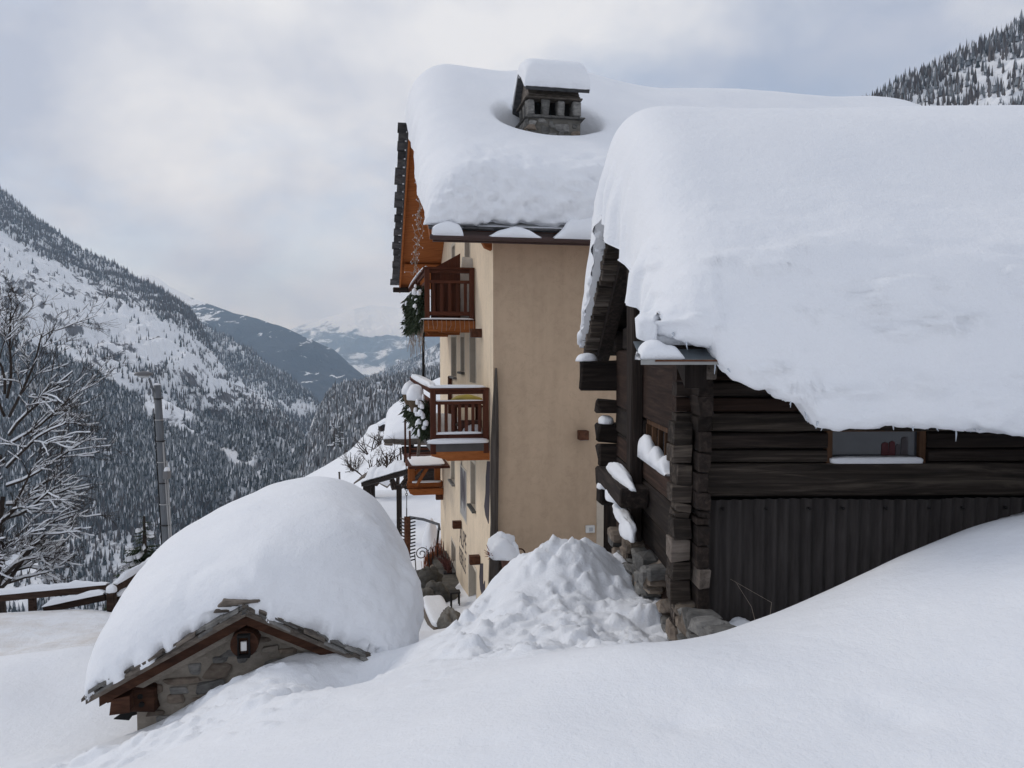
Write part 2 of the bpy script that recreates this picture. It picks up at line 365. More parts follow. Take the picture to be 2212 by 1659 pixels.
def flat(name, c, rough=0.6, metal=0.0, spec=0.4, alpha=None):
    return noisemat(name, [(0.3, tuple(x*0.88 for x in c)), (0.7, tuple(min(1, x*1.1) for x in c))], 5, (1, 1, 1), rough, 0.0, 0.01, None, 4, spec, 0, metal)
BLACK = flat('soot_black', (0.006, 0.006, 0.006), 0.9); IRON = flat('wrought_iron', (0.022, 0.02, 0.02), 0.55, 0.6); RUST = noisemat('rusty_iron', [(0.3, (0.045, 0.018, 0.010)), (0.7, (0.13, 0.055, 0.03))], 14, (1, 1, 1), 0.9, 0.5, 0.01)
GUTTER = flat('brown_gutter', (0.055, 0.030, 0.026), 0.45, 0.0); ZINC = flat('grey_sheet_metal', (0.115, 0.135, 0.15), 0.55, 0.15); ALU = flat('pale_metal_edge', (0.30, 0.30, 0.29), 0.5, 0.3)
POLE = noisemat('galvanised_pole', [(0.3, (0.10, 0.11, 0.12)), (0.7, (0.16, 0.17, 0.185))], 3, (6, 6, 0.6), 0.6, 0.1, 0.01, None); PIPE = flat('pale_conduit', (0.36, 0.36, 0.36), 0.5)
GLASSG = flat('grey_lamp_glass', (0.42, 0.43, 0.44), 0.2, 0, 0.5); LAMPBODY = flat('lamp_body', (0.14, 0.14, 0.145), 0.5)
FIBRE = noisemat('bitumen_sheet', [(0.3, (0.030, 0.026, 0.025)), (0.7, (0.068, 0.060, 0.057))], 3, (6, 6, 0.7), 0.8, 0.15, 0.004, (0.9, 1.12), 8)
def glassmat(name, c, rough=0.08):
    m, t, b = newmat(name); v = coords(t, (1, 1, 1)); n = noise(t, v, 2.5, 4); a = ramp(t, n, [(0.3, tuple(x*0.8 for x in c)), (0.7, tuple(x*1.2 for x in c))]); t.links.new(a, b.inputs['Base Color'])
    b.inputs['Roughness'].default_value = rough; b.inputs['Specular IOR Level'].default_value = 0.5; return m
PANE = glassmat('window_pane', (0.045, 0.05, 0.058)); PANEB = glassmat('old_window_pane', (0.075, 0.09, 0.10), 0.15)
REDC = flat('red_curtain', (0.085, 0.026, 0.030), 0.9); PINKC = flat('grey_curtain', (0.075, 0.066, 0.07), 0.9); FRAMEW = wood('brown_frame', ((0.025, 0.014, 0.009), (0.07, 0.038, 0.022), (0.12, 0.065, 0.036)), WZ, 2.0, 0.3)
GREEN = noisemat('fir_green', [(0.3, (0.012, 0.020, 0.010)), (0.7, (0.040, 0.056, 0.026))], 12, (1, 1, 1), 0.8, 0, 0, (0.8, 1.2)); BARK = noisemat('bark', [(0.3, (0.018, 0.014, 0.012)), (0.7, (0.060, 0.047, 0.040))], 14, (1, 1, 0.5), 0.95, 0.8, 0.01, None)
TWIG = noisemat('twig', [(0.3, (0.035, 0.024, 0.019)), (0.7, (0.075, 0.055, 0.043))], 10, (1, 1, 1), 0.9, 0, 0, None)
REDTW = noisemat('red_twig', [(0.3, (0.10, 0.025, 0.012)), (0.7, (0.30, 0.09, 0.03))], 6, (1, 1, 1), 0.8, 0, 0, None)
MURALD = plaster('mural_dark', (0.085, 0.075, 0.085)); MURALG = plaster('mural_grey', (0.38, 0.37, 0.36)); MURALB = plaster('mural_letter', (0.10, 0.085, 0.085))
YELL = flat('yellow_sacking', (0.42, 0.34, 0.07), 0.7); WICK = noisemat('wicker', [(0.3, (0.05, 0.035, 0.022)), (0.7, (0.18, 0.13, 0.085))], 30, (1, 1, 3), 0.9, 0.8, 0.01); TERRA = noisemat('brown_clay', [(0.3, (0.06, 0.032, 0.025)), (0.7, (0.12, 0.06, 0.045))], 8); WHITE = flat('white_plastic', (0.7, 0.7, 0.67), 0.4)
ROLLF = flat('grey_deck_edge', (0.09, 0.085, 0.085), 0.8); WIRE = flat('pale_wire', (0.33, 0.27, 0.22), 0.6); BULB = flat('tiny_bulb', (0.75, 0.76, 0.78), 0.2)
ICE = flat('icicle_ice', (0.55, 0.60, 0.66), 0.12, 0, 0.6)
# ================================================================== the snow-covered ground of the village
HF = Frame(-10.9); BF = Frame(-1.3)
_hl = P(185, 1522, 7.0); UF = Frame(-12, (_hl.x, _hl.y))           # small stone hut, origin at its left eave tip
HUTZ = _hl.z
ctl = []
def cp(*a):
    for (x, y, d) in a: ctl.append(tuple(P(x, y, d)))
def cw(*a):
    for q in a: ctl.append(tuple(q))
cp((1106, 1659, 3.1), (1600, 1659, 3.0), (2212, 1659, 2.9), (700, 1659, 3.6), (450, 1659, 4.5), (250, 1659, 5.5))
cw((0, 0, -1.62), (2.5, 0, -1.5), (-2.5, 0, -1.85), (0, -6, -1.2), (5, -5, -0.6), (-6, -4, -2.4), (6, 1, -1.25), (-6, 1, -3.0), (8, 4, -0.9), (-9, 3, -4.0))
# crest of the smooth mound in front of the barn
cp((1310, 1397, 4.6), (1450, 1385, 5.0), (1600, 1350, 5.2), (1750, 1295, 5.4), (1900, 1222, 5.5), (2050, 1160, 5.6), (2212, 1115, 5.65))
cp((1450, 1500, 3.9), (1750, 1450, 4.0), (2050, 1370, 4.1), (2212, 1330, 4.1), (1250, 1520, 3.9))
cw((BF(6.1, 1.9, 0)[0], BF(6.1, 1.9, 0)[1], -2.42), (*BF(6.1, 2.6, 0)[:2], -2.2), (*BF(6.1, 3.3, 0)[:2], -1.75), (*BF(6.1, 4.2, 0)[:2], -1.35), (*BF(8, 4.5, 0)[:2], -1.3), (9, 8, -1.1), (12, 14, -2.0))
# ploughed-up pile between the barn and the house
cp((1175, 1168, 8.3), (1205, 1153, 8.2), (1250, 1152, 8.0), (1300, 1186, 7.9), (1340, 1235, 7.9), (1389, 1205, 8.8), (1425, 1240, 7.9), (1462, 1290, 7.2), (1415, 1300, 7.0), (1350, 1300, 7.3), (1200, 1250, 7.4), (1150, 1330, 6.6), (1250, 1350, 6.4), (1350, 1385, 6.0), (1420, 1392, 5.9))
cp((1150, 1190, 8.3), (1070, 1245, 8.2), (1010, 1320, 7.6), (930, 1383, 7.0), (860, 1440, 6.4), (780, 1490, 5.6), (717, 1539, 5.0), (1100, 1300, 7.0), (1100, 1400, 5.5), (1000, 1480, 4.8), (900, 1560, 4.1), (800, 1620, 3.8))
cw((0.6, 9.6, -2.9), (1.5, 10.2, -2.8), (-0.9, 8.6, -4.0), (-0.2, 10, -4.3), (-1.3, 10, -4.8), (-1.2, 12.5, -5.7), (0.5, 12.5, -4.8), (-1.5, 7.2, -3.3))
for (u, v, z) in ((18, 1.2, -6.7), (20, 0.5, -6.9), (22, 1.4, -7.2), (26, 1.0, -7.5), (30, 1.2, -8.0), (14.0, 2.6, -5.4), (15, 4.5, -4.7), (15, 8, -4.0), (12, 4.0, -3.9), (20, 8, -4.5), (27, 8, -5.5), (28, 3.5, -7.6), (13, 7, -3.2), (15.5, 14, -2.5), (28, 16, -3)): cw(tuple(HF(u, v, z)))
# rough bank in front of the hut
cp((296, 1556, 6.6), (342, 1543, 6.7), (400, 1514, 6.75), (442, 1481, 6.8), (496, 1437, 6.95), (592, 1416, 7.05), (683, 1420, 7.15), (775, 1416, 7.3), (815, 1434, 7.3), (400, 1600, 5.6), (600, 1500, 5.8), (600, 1600, 4.6), (300, 1620, 5.9), (740, 1480, 6.2))
for (u, v, z) in ((0.5, 0.5, -3.75), (0.5, 1.5, -3.35), (0.5, 2.4, -3.3), (2, 0.4, -3.9), (2, 2.5, -4.0), (3.6, 0.4, -4.05), (3.6, 2.6, -4.4), (1.5, 3.6, -4.2), (0.35, 0.1, -3.8)): cw(tuple(UF(u, v, z)))
# below and beyond the hut: bank, road, edge of the terrace
cp((150, 1610, 7.8), (0, 1659, 6.9), (0, 1500, 8.8), (100, 1490, 9.1), (0, 1447, 9.5), (100, 1426, 9.8), (215, 1392, 10.3), (0, 1405, 10.6), (150, 1372, 11.0), (0, 1322, 12.1), (120, 1318, 12.1), (200, 1316, 12.1), (235, 1330, 12.4))
cw((-12, 10, -4.1), (-12, 5, -4.0), (-5.5, 13, -4.4), (-4, 14.5, -4.7), (-6.2, 14.3, -4.6), (-12, 12.4, -4.3), (-20, 12, -4.6), (-20, 4, -3.5), (-4.4, 12, -4.3))
cw((-6.5, 16.5, -6.3), (-9, 15.5, -6.6), (-14, 15.5, -6.8), (-8, 20, -8.6), (-10, 20.5, -8.9), (-11.5, 24, -10.3), (-12.5, 26, -11.0), (-10, 26, -10.8), (-20, 26, -12.5), (-14, 45, -21), (-30, 50, -28), (-40, 90, -52), (-25, 130, -60), (-60, 130, -85), (-60, 40, -30), (-60, 12, -8))
cp((700, 1050, 80), (760, 1012, 85), (800, 1000, 90), (850, 968, 100), (900, 930, 110), (950, 900, 115), (790, 1080, 45), (850, 1075, 44), (930, 1100, 36), (930, 1150, 32), (890, 1190, 28), (930, 1210, 28.5), (700, 1110, 42), (640, 1180, 30))
cw((-4, 20, -7.4), (0, 130, -24), (10, 60, -6), (30, 60, 1), (60, 130, 10), (30, 20, 0.5), (60, 20, 6), (30, 0, 2.5), (60, -5, 9), (30, 130, -4), (-20, -6, -3))
C = np.array(ctl); _c = 0.45
def phi(r2): return np.sqrt(r2+_c*_c)
_A = phi(((C[:, None, :2]-C[None, :, :2])**2).sum(-1)); _n = len(C)
_M = np.zeros((_n+3, _n+3)); _M[:_n, :_n] = _A - 0.02*np.eye(_n); _M[:_n, _n] = 1; _M[:_n, _n+1:] = C[:, :2]; _M[_n, :_n] = 1; _M[_n+1:, :_n] = C[:, :2].T
_W = np.linalg.solve(_M, np.r_[C[:, 2], 0, 0, 0])
def ground(x, y):
    x = np.asarray(x, float); y = np.asarray(y, float); s = x.shape; x = x.ravel(); y = y.ravel(); z = np.zeros_like(x)
    for k in range(0, len(x), 20000):
        a = slice(k, k+20000); d2 = (x[a, None]-C[None, :, 0])**2+(y[a, None]-C[None, :, 1])**2
        z[a] = phi(d2)@_W[:_n]+_W[_n]+_W[_n+1]*x[a]+_W[_n+2]*y[a]
    return z.reshape(s)
def gz(x, y): return float(ground(np.array([x]), np.array([y]))[0])
def axis(f0, f1, st, lo, hi, gr=1.13):
    a = list(np.arange(f0, f1, st)); s = st; v = f1
    while v < hi: a.append(v); s *= gr; v += s
    a.append(hi); s = st; v = f0-st; b = []
    while v > lo: b.append(v); s *= gr; v -= s
    b.append(lo); return np.array(b[::-1]+a)
gx = axis(-5.2, 4.2, 0.032, -60, 60); gy = axis(2.2, 9.2, 0.032, -6, 130)
GX, GY = np.meshgrid(gx, gy, indexing='ij'); GZ = ground(GX, GY)
def ell(cx, cy, rx, ry, rot=0.0):
    c, s = math.cos(rot), math.sin(rot); dx, dy = GX-cx, GY-cy; return sst(1.15, 0.7, np.sqrt(((dx*c+dy*s)/rx)**2+((-dx*s+dy*c)/ry)**2))
GZ = GZ-0.10*ell(-2.9, 6.85, 1.7, 0.6, 0.2)
near = sst(16, 9, GY)*sst(-9, -6, GX)
pile = ell(0.60, 7.15, 1.35, 1.85, -0.2)*sst(5.0, 5.7, GY)
bank = ell(-2.5, 6.5, 1.9, 1.0, 0.25)*0.9
w1 = worley(GX/0.26, GY/0.26, 0.3+fbm(GX*2, GY*2, 0, 2, 3), 3); w2 = worley(GX/0.12, GY/0.12, 0.5, 8); w3 = worley(GX/0.55, GY/0.55, 0.1, 4)
wx, wy = GX+0.05*fbm(GX*6, GY*6, 0, 2, 81), GY+0.05*fbm(GX*6, GY*6, 5, 2, 82)
def blocks(sc, hgt, seed, keep):
    d1, d2, h = worley_id(wx/sc, wy/sc, seed); return hgt*sst(0.02, 0.22, d2-d1)*np.clip((h-keep)/(1-keep), 0, 1)*(1.0-0.55*d1)
clod = blocks(0.40, 0.08, 3, 0.30)+blocks(0.30, 0.09, 71, 0.72)+blocks(0.17, 0.055, 13, 0.45)+(blocks(0.10, 0.055, 23, 0.40)+blocks(0.065, 0.035, 29, 0.4))*sst(-0.35, 0.25, fbm(GX*1.6, GY*1.6, 7, 3, 47))+fbm(GX*2.2, GY*2.2, 0, 3, 12)*0.06
GZ = GZ+pile*(clod-0.08)
GZ = GZ+bank*(blocks(0.42, 0.06, 33, 0.35)+blocks(0.20, 0.07, 43, 0.45)*sst(-0.2, 0.3, fbm(GX*1.2, GY*1.2, 0, 3, 31))+blocks(0.10, 0.05, 53, 0.5)+fbm(GX*2, GY*2, 0, 3, 13)*0.05-0.07)
mid = ell(-0.5, 5.9, 1.9, 1.1, 0.5)*0.5          # a few crumbs that rolled off the pile
GZ = GZ+mid*(blocks(0.12, 0.07, 63, 0.6)*sst(0.0, 0.4, fbm(GX*1.7, GY*1.7, 0, 3, 41))+fbm(GX*3, GY*3, 0, 3, 14)*0.03)
GZ = GZ+near*(fbm(GX*0.55, GY*0.55, 0, 3, 2)*0.05+fbm(GX*1.7, GY*1.7, 0, 3, 6)*0.014)
for (px, py, d, r, h) in ((1950, 1540, 3.35, 0.16, 0.035), (1480, 1565, 3.5, 0.13, 0.025), (1600, 1500, 3.9, 0.12, 0.02), (1880, 1500, 3.55, 0.10, 0.02), (1060, 1610, 3.4, 0.14, 0.02), (2080, 1470, 3.7, 0.2, 0.02)):
    q = P(px, py, d); GZ = GZ-h*np.exp(-(((GX-q.x)/r)**2+((GY-q.y)/(r*0.8))**2))
road = sst(9.6, 10.6, GY)*sst(13.2, 12.3, GY)*sst(-3.8, -5, GX)
GZ = GZ+road*(fbm(GX*1.0, GY*3.2, 0, 4, 51)*0.07+sst(0.7, 0.1, worley(GX/0.5, GY/0.3, 0.2, 9))*0.05)
far = sst(16, 30, GY); GZ = GZ+far*fbm(GX*0.12, GY*0.12, 0, 4, 61)*0.8
go = obj('snow_ground', np.stack([GX, GY, GZ], -1), grid_faces(len(gx), len(gy)), SNOW, smooth=True, center=False, kind='structure')
# the road's trodden, sandy snow gets its own material on the same sheet
go.data.materials.append(SNOWD); fc = road[:-1, :-1].ravel() > 0.5; go.data.polygons.foreach_set('material_index', fc.astype(np.int32))
def gsurf(x, y):
    i = int(np.clip(np.searchsorted(gx, x)-1, 0, len(gx)-2)); j = int(np.clip(np.searchsorted(gy, y)-1, 0, len(gy)-2))
    a = (x-gx[i])/(gx[i+1]-gx[i]); b = (y-gy[j])/(gy[j+1]-gy[j])
    return float(GZ[i, j]*(1-a)*(1-b)+GZ[i+1, j]*a*(1-b)+GZ[i, j+1]*(1-a)*b+GZ[i+1, j+1]*a*b)

# ================================================================== mountains
def hillmat(name, snow, dark, thr, scale, stretch=(1, 1, 1), soft=0.06, alt=None, scale2=None):
    m, t, b = newmat(name); v = coords(t, stretch, False, True); n = noise(t, v, scale, 9, 0.68, 0.4)
    n2 = noise(t, coords(t, (1, 1, 1), False, True), scale2 or scale*0.18, 5, 0.6)
    ad = t.nodes.new('ShaderNodeMath'); ad.operation = 'MULTIPLY_ADD'; ad.inputs[1].default_value = 0.7; t.links.new(n2, ad.inputs[0]); t.links.new(n, ad.inputs[2])
    fac = ad.outputs[0]
    if alt:                                     # more snow above a height (metres)
        g = t.nodes.new('ShaderNodeNewGeometry'); s = t.nodes.new('ShaderNodeSeparateXYZ'); t.links.new(g.outputs['Position'], s.inputs[0])
        mr = t.nodes.new('ShaderNodeMapRange'); mr.inputs[1].default_value = alt[0]; mr.inputs[2].default_value = alt[1]; mr.inputs[3].default_value = 0; mr.inputs[4].default_value = alt[2]; t.links.new(s.outputs[2], mr.inputs[0])
        a2 = t.nodes.new('ShaderNodeMath'); a2.operation = 'ADD'; t.links.new(fac, a2.inputs[0]); t.links.new(mr.outputs[0], a2.inputs[1]); fac = a2.outputs[0]
    c = ramp(t, fac, [(0, dark), (thr-soft, tuple(x*1.5 for x in dark)), (thr+soft, snow), (1, snow)])
    t.links.new(c, b.inputs['Base Color']); b.inputs['Roughness'].default_value = 0.9; b.inputs['Specular IOR Level'].default_value = 0.05
    return m
def rs(c, n):
    c = np.asarray(c, float); t = np.linspace(0, 1, n); d = np.r_[0, np.cumsum(np.abs(np.diff(c[:, 0]))+0.4*np.abs(np.diff(c[:, 1])))]; d /= d[-1]
    return np.stack([np.interp(t, d, c[:, k]) for k in range(c.shape[1])], 1)
def mountain(name, ridge, foot, ni, nj, q, amp, fr, m, seed, rl=0.25, back=5, label=None):
    Rp = np.array([P(*a) for a in ridge]); Fp = np.array([P(*a) for a in foot])
    def rsw(px, w, n):
        px = np.array(px, float); d = np.r_[0, np.cumsum(np.abs(np.diff(px[:, 0]))+0.4*np.abs(np.diff(px[:, 1])))]; d /= d[-1]; t = np.linspace(0, 1, n)
        return np.stack([np.interp(t, d, w[:, k]) for k in range(3)], 1)
    Rw, Fw = rsw(ridge, Rp, ni), rsw(foot, Fp, ni); rows = []
    for k in range(back, 0, -1):
        b = Rw+(Rw-Fw)*0.12*k; b[:, 2] = Rw[:, 2]-np.abs(Rw[:, 2]-Fw[:, 2])*0.05*k*k; rows.append(b)
    tt = np.linspace(0, 1, nj)
    for t in tt:
        b = Rw*(1-t)+Fw*t; b[:, 2] = Rw[:, 2]+(Fw[:, 2]-Rw[:, 2])*t**q; rows.append(b)
    G = np.stack(rows, 1); T = np.r_[np.zeros(back), tt]
    env = rl+(1-rl)*np.sin(np.pi*np.clip(T, 0, 1)**0.8)
    n = fbm(G[..., 0]*fr, G[..., 1]*fr, 0, 6, seed, 0.55); rg = 1-2*np.abs(fbm(G[..., 0]*fr*1.7, G[..., 1]*fr*1.7, G[..., 2]*fr*0.5, 5, seed+3, 0.55))
    G[..., 2] += amp*(0.6*n+0.55*(rg-0.5))*env[None]
    o = obj(name, G, grid_faces(ni, back+nj), m, smooth=False, center=False, kind='structure')
    return G[:, back:]
snowF = (0.80, 0.82, 0.85)
HM1 = hillmat('mountain_near', snowF, (0.085, 0.080, 0.082), 0.765, 0.030, (1, 1, 0.45), 0.03, None, 0.004)
HM2 = hillmat('mountain_forest', snowF, (0.030, 0.032, 0.038), 1.03, 0.011, (1, 1, 1), 0.07, (170, 620, 0.40), 0.0016)
HM3 = hillmat('mountain_far', snowF, (0.050, 0.055, 0.065), 0.92, 0.0022, (1, 0.6, 2.2), 0.04, (150, 700, 0.42), 0.0006)
HM4 = hillmat('hillside_wood', snowF, (0.055, 0.052, 0.055), 0.86, 0.03, (1, 1, 1), 0.06)
HM5 = hillmat('mountain_mid', snowF, (0.035, 0.038, 0.044), 0.86, 0.012, (1, 1, 1.5), 0.06)
valley = obj('valley_floor', [(-30000, -2000, -420), (30000, -2000, -420), (30000, 30000, -420), (-30000, 30000, -420)], [[0, 1, 2, 3]], HM4, center=False, kind='structure')
M3 = mountain('far_mountain', [(480, 800, 12000), (560, 750, 12000), (625, 710, 12000), (690, 690, 12500), (740, 676, 12500), (765, 668, 12500), (800, 661, 13000), (830, 661, 13000), (860, 667, 13000), (885, 672, 12500), (905, 662, 12000), (960, 640, 12000), (1100, 640, 12000), (1300, 700, 12000)], [(500, 900, 8000), (800, 860, 7000), (1300, 860, 7000)], 150, 60, 0.8, 330, 0.0007, HM3, 5, 0.12)
M2 = mountain('forested_mountain', [(100, 560, 6000), (250, 590, 6000), (300, 596, 6000), (325, 593, 6000), (345, 603, 5900), (367, 620, 5800), (430, 650, 5600), (500, 675, 5400), (560, 690, 5200), (620, 710, 5000), (720, 755, 4800), (765, 795, 4600), (795, 818, 4500), (830, 850, 4400)], [(200, 950, 3600), (560, 960, 3600), (690, 920, 3700), (800, 890, 3800)], 140, 70, 0.95, 110, 0.0016, HM2, 9, 0.1)
M5 = mountain('snowy_hillside', [(740, 868, 3400), (770, 845, 3400), (800, 812, 3400), (840, 797, 3400), (880, 780, 3400), (920, 755, 3300), (960, 735, 3300), (1100, 650, 3300), (1300, 560, 3300)], [(740, 900, 2600), (1000, 900, 2500), (1300, 900, 2500)], 80, 40, 0.9, 60, 0.003, HM5, 12, 0.15)
M1b = mountain('rocky_spur', [(380, 660, 2700), (447, 705, 2600), (520, 745, 2500), (560, 770, 2450), (600, 805, 2400), (650, 845, 2350), (677, 866, 2300), (700, 900, 2250)], [(380, 940, 1900), (560, 980, 1800), (640, 1010, 1750), (690, 1000, 1750)], 90, 60, 0.9, 60, 0.006, HM1, 14, 0.25)
M1 = mountain('left_mountain', [(-420, 150, 2300), (-200, 280, 2250), (-60, 365, 2200), (0, 405, 2200), (80, 472, 2150), (173, 539, 2100), (293, 592, 2050), (367, 632, 1980), (393, 655, 1950), (420, 684, 1900), (447, 739, 1850), (467, 779, 1800), (520, 826, 1650), (580, 872, 1500), (640, 930, 1300), (664, 985, 1100), (668, 1040, 950)], [(-420, 1420, 700), (0, 1400, 700), (300, 1340, 700), (500, 1250, 720), (640, 1150, 740), (668, 1090, 760)], 230, 190, 0.93, 75, 0.0055, HM1, 21, 0.16)
M4 = mountain('wooded_spur', [(640, 1040, 1000), (664, 955, 1050), (690, 885, 1100), (712, 846, 1130), (737, 833, 1150), (770, 830, 1150), (830, 825, 1150), (880, 815, 1130), (960, 800, 1100), (1100, 760, 1000), (1300, 700, 1000)], [(640, 1120, 520), (720, 1090, 420), (820, 1010, 380), (960, 980, 380), (1300, 960, 380)], 120, 70, 0.95, 26, 0.012, HM4, 31, 0.2, 1)
M6 = mountain('steep_ridge', [(1640, 420, 800), (1780, 290, 820), (1870, 226, 830), (1900, 212, 830), (1960, 176, 830), (2040, 140, 830), (2120, 98, 830), (2212, 52, 830), (2350, -20, 830), (2700, -160, 830)], [(1640, 640, 430), (2000, 560, 430), (2700, 500, 430)], 120, 70, 0.95, 24, 0.014, hillmat('ridge_ground', snowF, (0.07, 0.066, 0.068), 0.66, 0.045, (1, 1, 0.6), 0.03), 41, 0.15)
MF = mountain('snow_field', [(640, 1050, 240), (700, 1018, 240), (756, 984, 240), (791, 950, 250), (800, 936, 255), (832, 925, 260), (900, 905, 270), (1000, 880, 280)], [(640, 1100, 135), (760, 1060, 135), (900, 1010, 140), (1000, 980, 140)], 60, 40, 1.0, 1.2, 0.05, SNOW, 51, 0.2)

# ------------------------------------------------------------------ forests (far-off, uncountable)
SPRUCE = noisemat('spruce_needles', [(0.3, (0.020, 0.025, 0.025)), (0.7, (0.046, 0.050, 0.046))], 0.05, (1, 1, 1), 0.9, 0, 0, None); LARCH = noisemat('bare_larch', [(0.3, (0.082, 0.068, 0.063)), (0.7, (0.150, 0.128, 0.118))], 0.03, (1, 1, 1), 0.95, 0, 0, None)
FSNOW = flat('snow_on_boughs', (0.66, 0.68, 0.72), 0.8); FROST = flat('frosted_boughs', (0.19, 0.205, 0.22), 0.9)
def sample(G, n, rng, tmin=0.0, tmax=1.0):
    ni, nj = G.shape[:2]; s = rng.random(n)*(ni-1.001); t = (tmin+(tmax-tmin)*rng.random(n))*(nj-1.001); i, j = s.astype(int), t.astype(int); a, b = (s-i)[:, None], (t-j)[:, None]
    return G[i, j]*(1-a)*(1-b)+G[i+1, j]*a*(1-b)+G[i, j+1]*(1-a)*b+G[i+1, j+1]*a*b
def forest(name, pts, hgt, larch, rng, psnow=0.42):
    """one mesh: spruces as three tiers of boughs, part of them under snow; larches as thin crossed spires"""
    V_, F_, M_ = [], [], []; base = 0
    sp = pts[~larch]; hs = hgt[~larch]; n = len(sp)
    if n:
        k = 5; tiers = ((0.03, 0.70, 0.18), (0.42, 1.0, 0.115))
        rot = rng.random(n)*6.28
        for (z0, z1, r) in tiers:
            ang = rot[:, None]+np.arange(k)[None]*2*np.pi/k+rng.normal(0, 0.15, (n, k)); rr = hs[:, None]*r*(0.75+0.5*rng.random((n, k)))
            ring = np.stack([sp[:, None, 0]+np.cos(ang)*rr, sp[:, None, 1]+np.sin(ang)*rr, sp[:, None, 2]+hs[:, None]*(z0+0.05*rng.random((n, k)))], -1)
            top = np.stack([sp[:, 0], sp[:, 1], sp[:, 2]+hs*z1], -1)[:, None]
            V_.append(np.concatenate([ring, top], 1).reshape(-1, 3))
            ids = base+np.arange(n)[:, None]*(k+1); a = np.arange(k)
            f = np.stack([np.broadcast_to(ids+a, (n, k)), np.broadcast_to(ids+(a+1) % k, (n, k)), np.broadcast_to(ids+k, (n, k))], -1).reshape(-1, 3)
            F_.append(f); q_ = rng.random(n*k); M_.append(np.where(q_ < psnow*0.55, 2, np.where(q_ < psnow*2.3, 3, 0)).astype(np.int32)); base += n*(k+1)
    lp = pts[larch]; hl = hgt[larch]; n = len(lp)
    if n:
        for q in range(2):
            ang = rng.random(n)*3.14; wv = hl*(0.085+0.06*rng.random(n)); c, s = np.cos(ang)*wv, np.sin(ang)*wv
            a = np.stack([lp[:, 0]-c, lp[:, 1]-s, lp[:, 2]+hl*0.12], -1); b = np.stack([lp[:, 0]+c, lp[:, 1]+s, lp[:, 2]+hl*0.16], -1); t = lp+np.stack([0*hl, 0*hl, hl], -1); r0 = lp-np.stack([0*hl, 0*hl, 0.05*hl], -1)
            V_.append(np.stack([a, b, t, r0], 1).reshape(-1, 3)); ids = base+np.arange(n)*4
            F_.append(np.stack([ids, ids+1, ids+2], 1)); F_.append(np.stack([ids, ids+3, ids+1], 1)); M_.append(np.where(rng.random(n) < 0.15, 3, 1).astype(np.int32)); M_.append(np.ones(n, np.int32)); base += n*4
    V_ = np.concatenate(V_); F_ = np.concatenate(F_).astype(np.int32); M_ = np.concatenate(M_)
    me = bpy.data.meshes.new(name); me.vertices.add(len(V_)); me.vertices.foreach_set('co', V_.astype(np.float32).ravel())
    me.loops.add(len(F_)*3); me.loops.foreach_set('vertex_index', F_.ravel()); me.polygons.add(len(F_)); me.polygons.foreach_set('loop_start', np.arange(0, len(F_)*3, 3, dtype=np.int32))
    for m in (SPRUCE, LARCH, FSNOW, FROST): me.materials.append(m)
    me.polygons.foreach_set('material_index', M_); me.update(calc_edges=True)
    o = bpy.data.objects.new(name, me); link(o, None, (0, 0, 0)); return o
def m1_density(p, rng):
    x, y = proj(p); j = fbm(p[:, 0]*0.012, p[:, 1]*0.012, 0, 4, 71)*26; y = y+j; f2 = fbm(p[:, 0]*0.006, p[:, 1]*0.006, 0, 4, 75)
    yA = np.interp(x, [-400, 0, 100, 200, 300, 400, 450], [300, 495, 555, 612, 655, 712, 760]); yB = np.interp(x, [-400, 0, 100, 200, 260, 330, 380, 450, 560, 640], [700, 735, 765, 800, 840, 900, 930, 880, 900, 930])
    up = sst(10, -14, y-yA); lo = sst(-12, 14, y-yB); d = np.maximum(up*0.95, lo*(0.92+0.4*f2)); d = np.maximum(d, 0.02+0.15*sst(-0.05, 0.35, f2))
    g = np.abs(y-np.interp(x, [330, 360, 440, 500, 560], [870, 905, 955, 995, 1022])); gully = sst(22, 8, g)*sst(320, 350, x)*sst(585, 560, x); d = d*(1-gully)
    hole = sst(0.18, 0.34, fbm(p[:, 0]*0.01, p[:, 1]*0.01, 3, 3, 88)); d = d*(1-0.75*hole*lo)
    low = sst(1150, 1215, y)*sst(330, 250, x); d = d*(1-0.8*low*sst(-0.1, 0.2, f2+0.1))
    lar = rng.random(len(p)) < np.clip(0.92*up+(1-up)*(1-lo)*0.65+lo*np.clip(0.18+0.9*f2+0.5*sst(1000, 900, y-0.15*x)*0, 0, 0.6), 0, 1)
    return d, lar
rng = np.random.default_rng(4)
p1 = np.concatenate([sample(M1, 95000, rng), sample(M1, 60000, rng, 0.5, 1.0)]); d, lar = m1_density(p1, rng); k = rng.random(len(p1)) < d; p1 = p1[k]; lar = lar[k]
tag(forest('forest', p1, np.clip(rng.normal(10.5, 3.2, len(p1)), 4.5, 19), lar, rng, 0.24), 'snow-dusted spruce and bare larch forest on the slope across the valley', 'forest', kind='stuff')
pb = sample(M1, 90000, rng, 0.42, 1.0); d, lar = m1_density(pb, rng); k = rng.random(len(pb)) < d*np.where(d > 0.5, 1, 0.15); pb = pb[k]
tag(forest('forest', pb, np.clip(rng.normal(7, 2, len(pb)), 3, 11), np.ones(len(pb), bool), rng), 'brown leafless undergrowth between the spruces on the slope across the valley', 'forest', kind='stuff')
p2 = sample(M1b, 16000, rng); f = fbm(p2[:, 0]*0.006, p2[:, 1]*0.006, 0, 3, 91); k = rng.random(len(p2)) < np.clip(0.55+f, 0.1, 1); p2 = p2[k]
tag(forest('forest', p2, np.clip(rng.normal(15, 4, len(p2)), 7, 24), rng.random(len(p2)) < 0.6, rng, 0.3), 'thin larch and spruce wood on the rocky spur above the gorge', 'forest', kind='stuff')
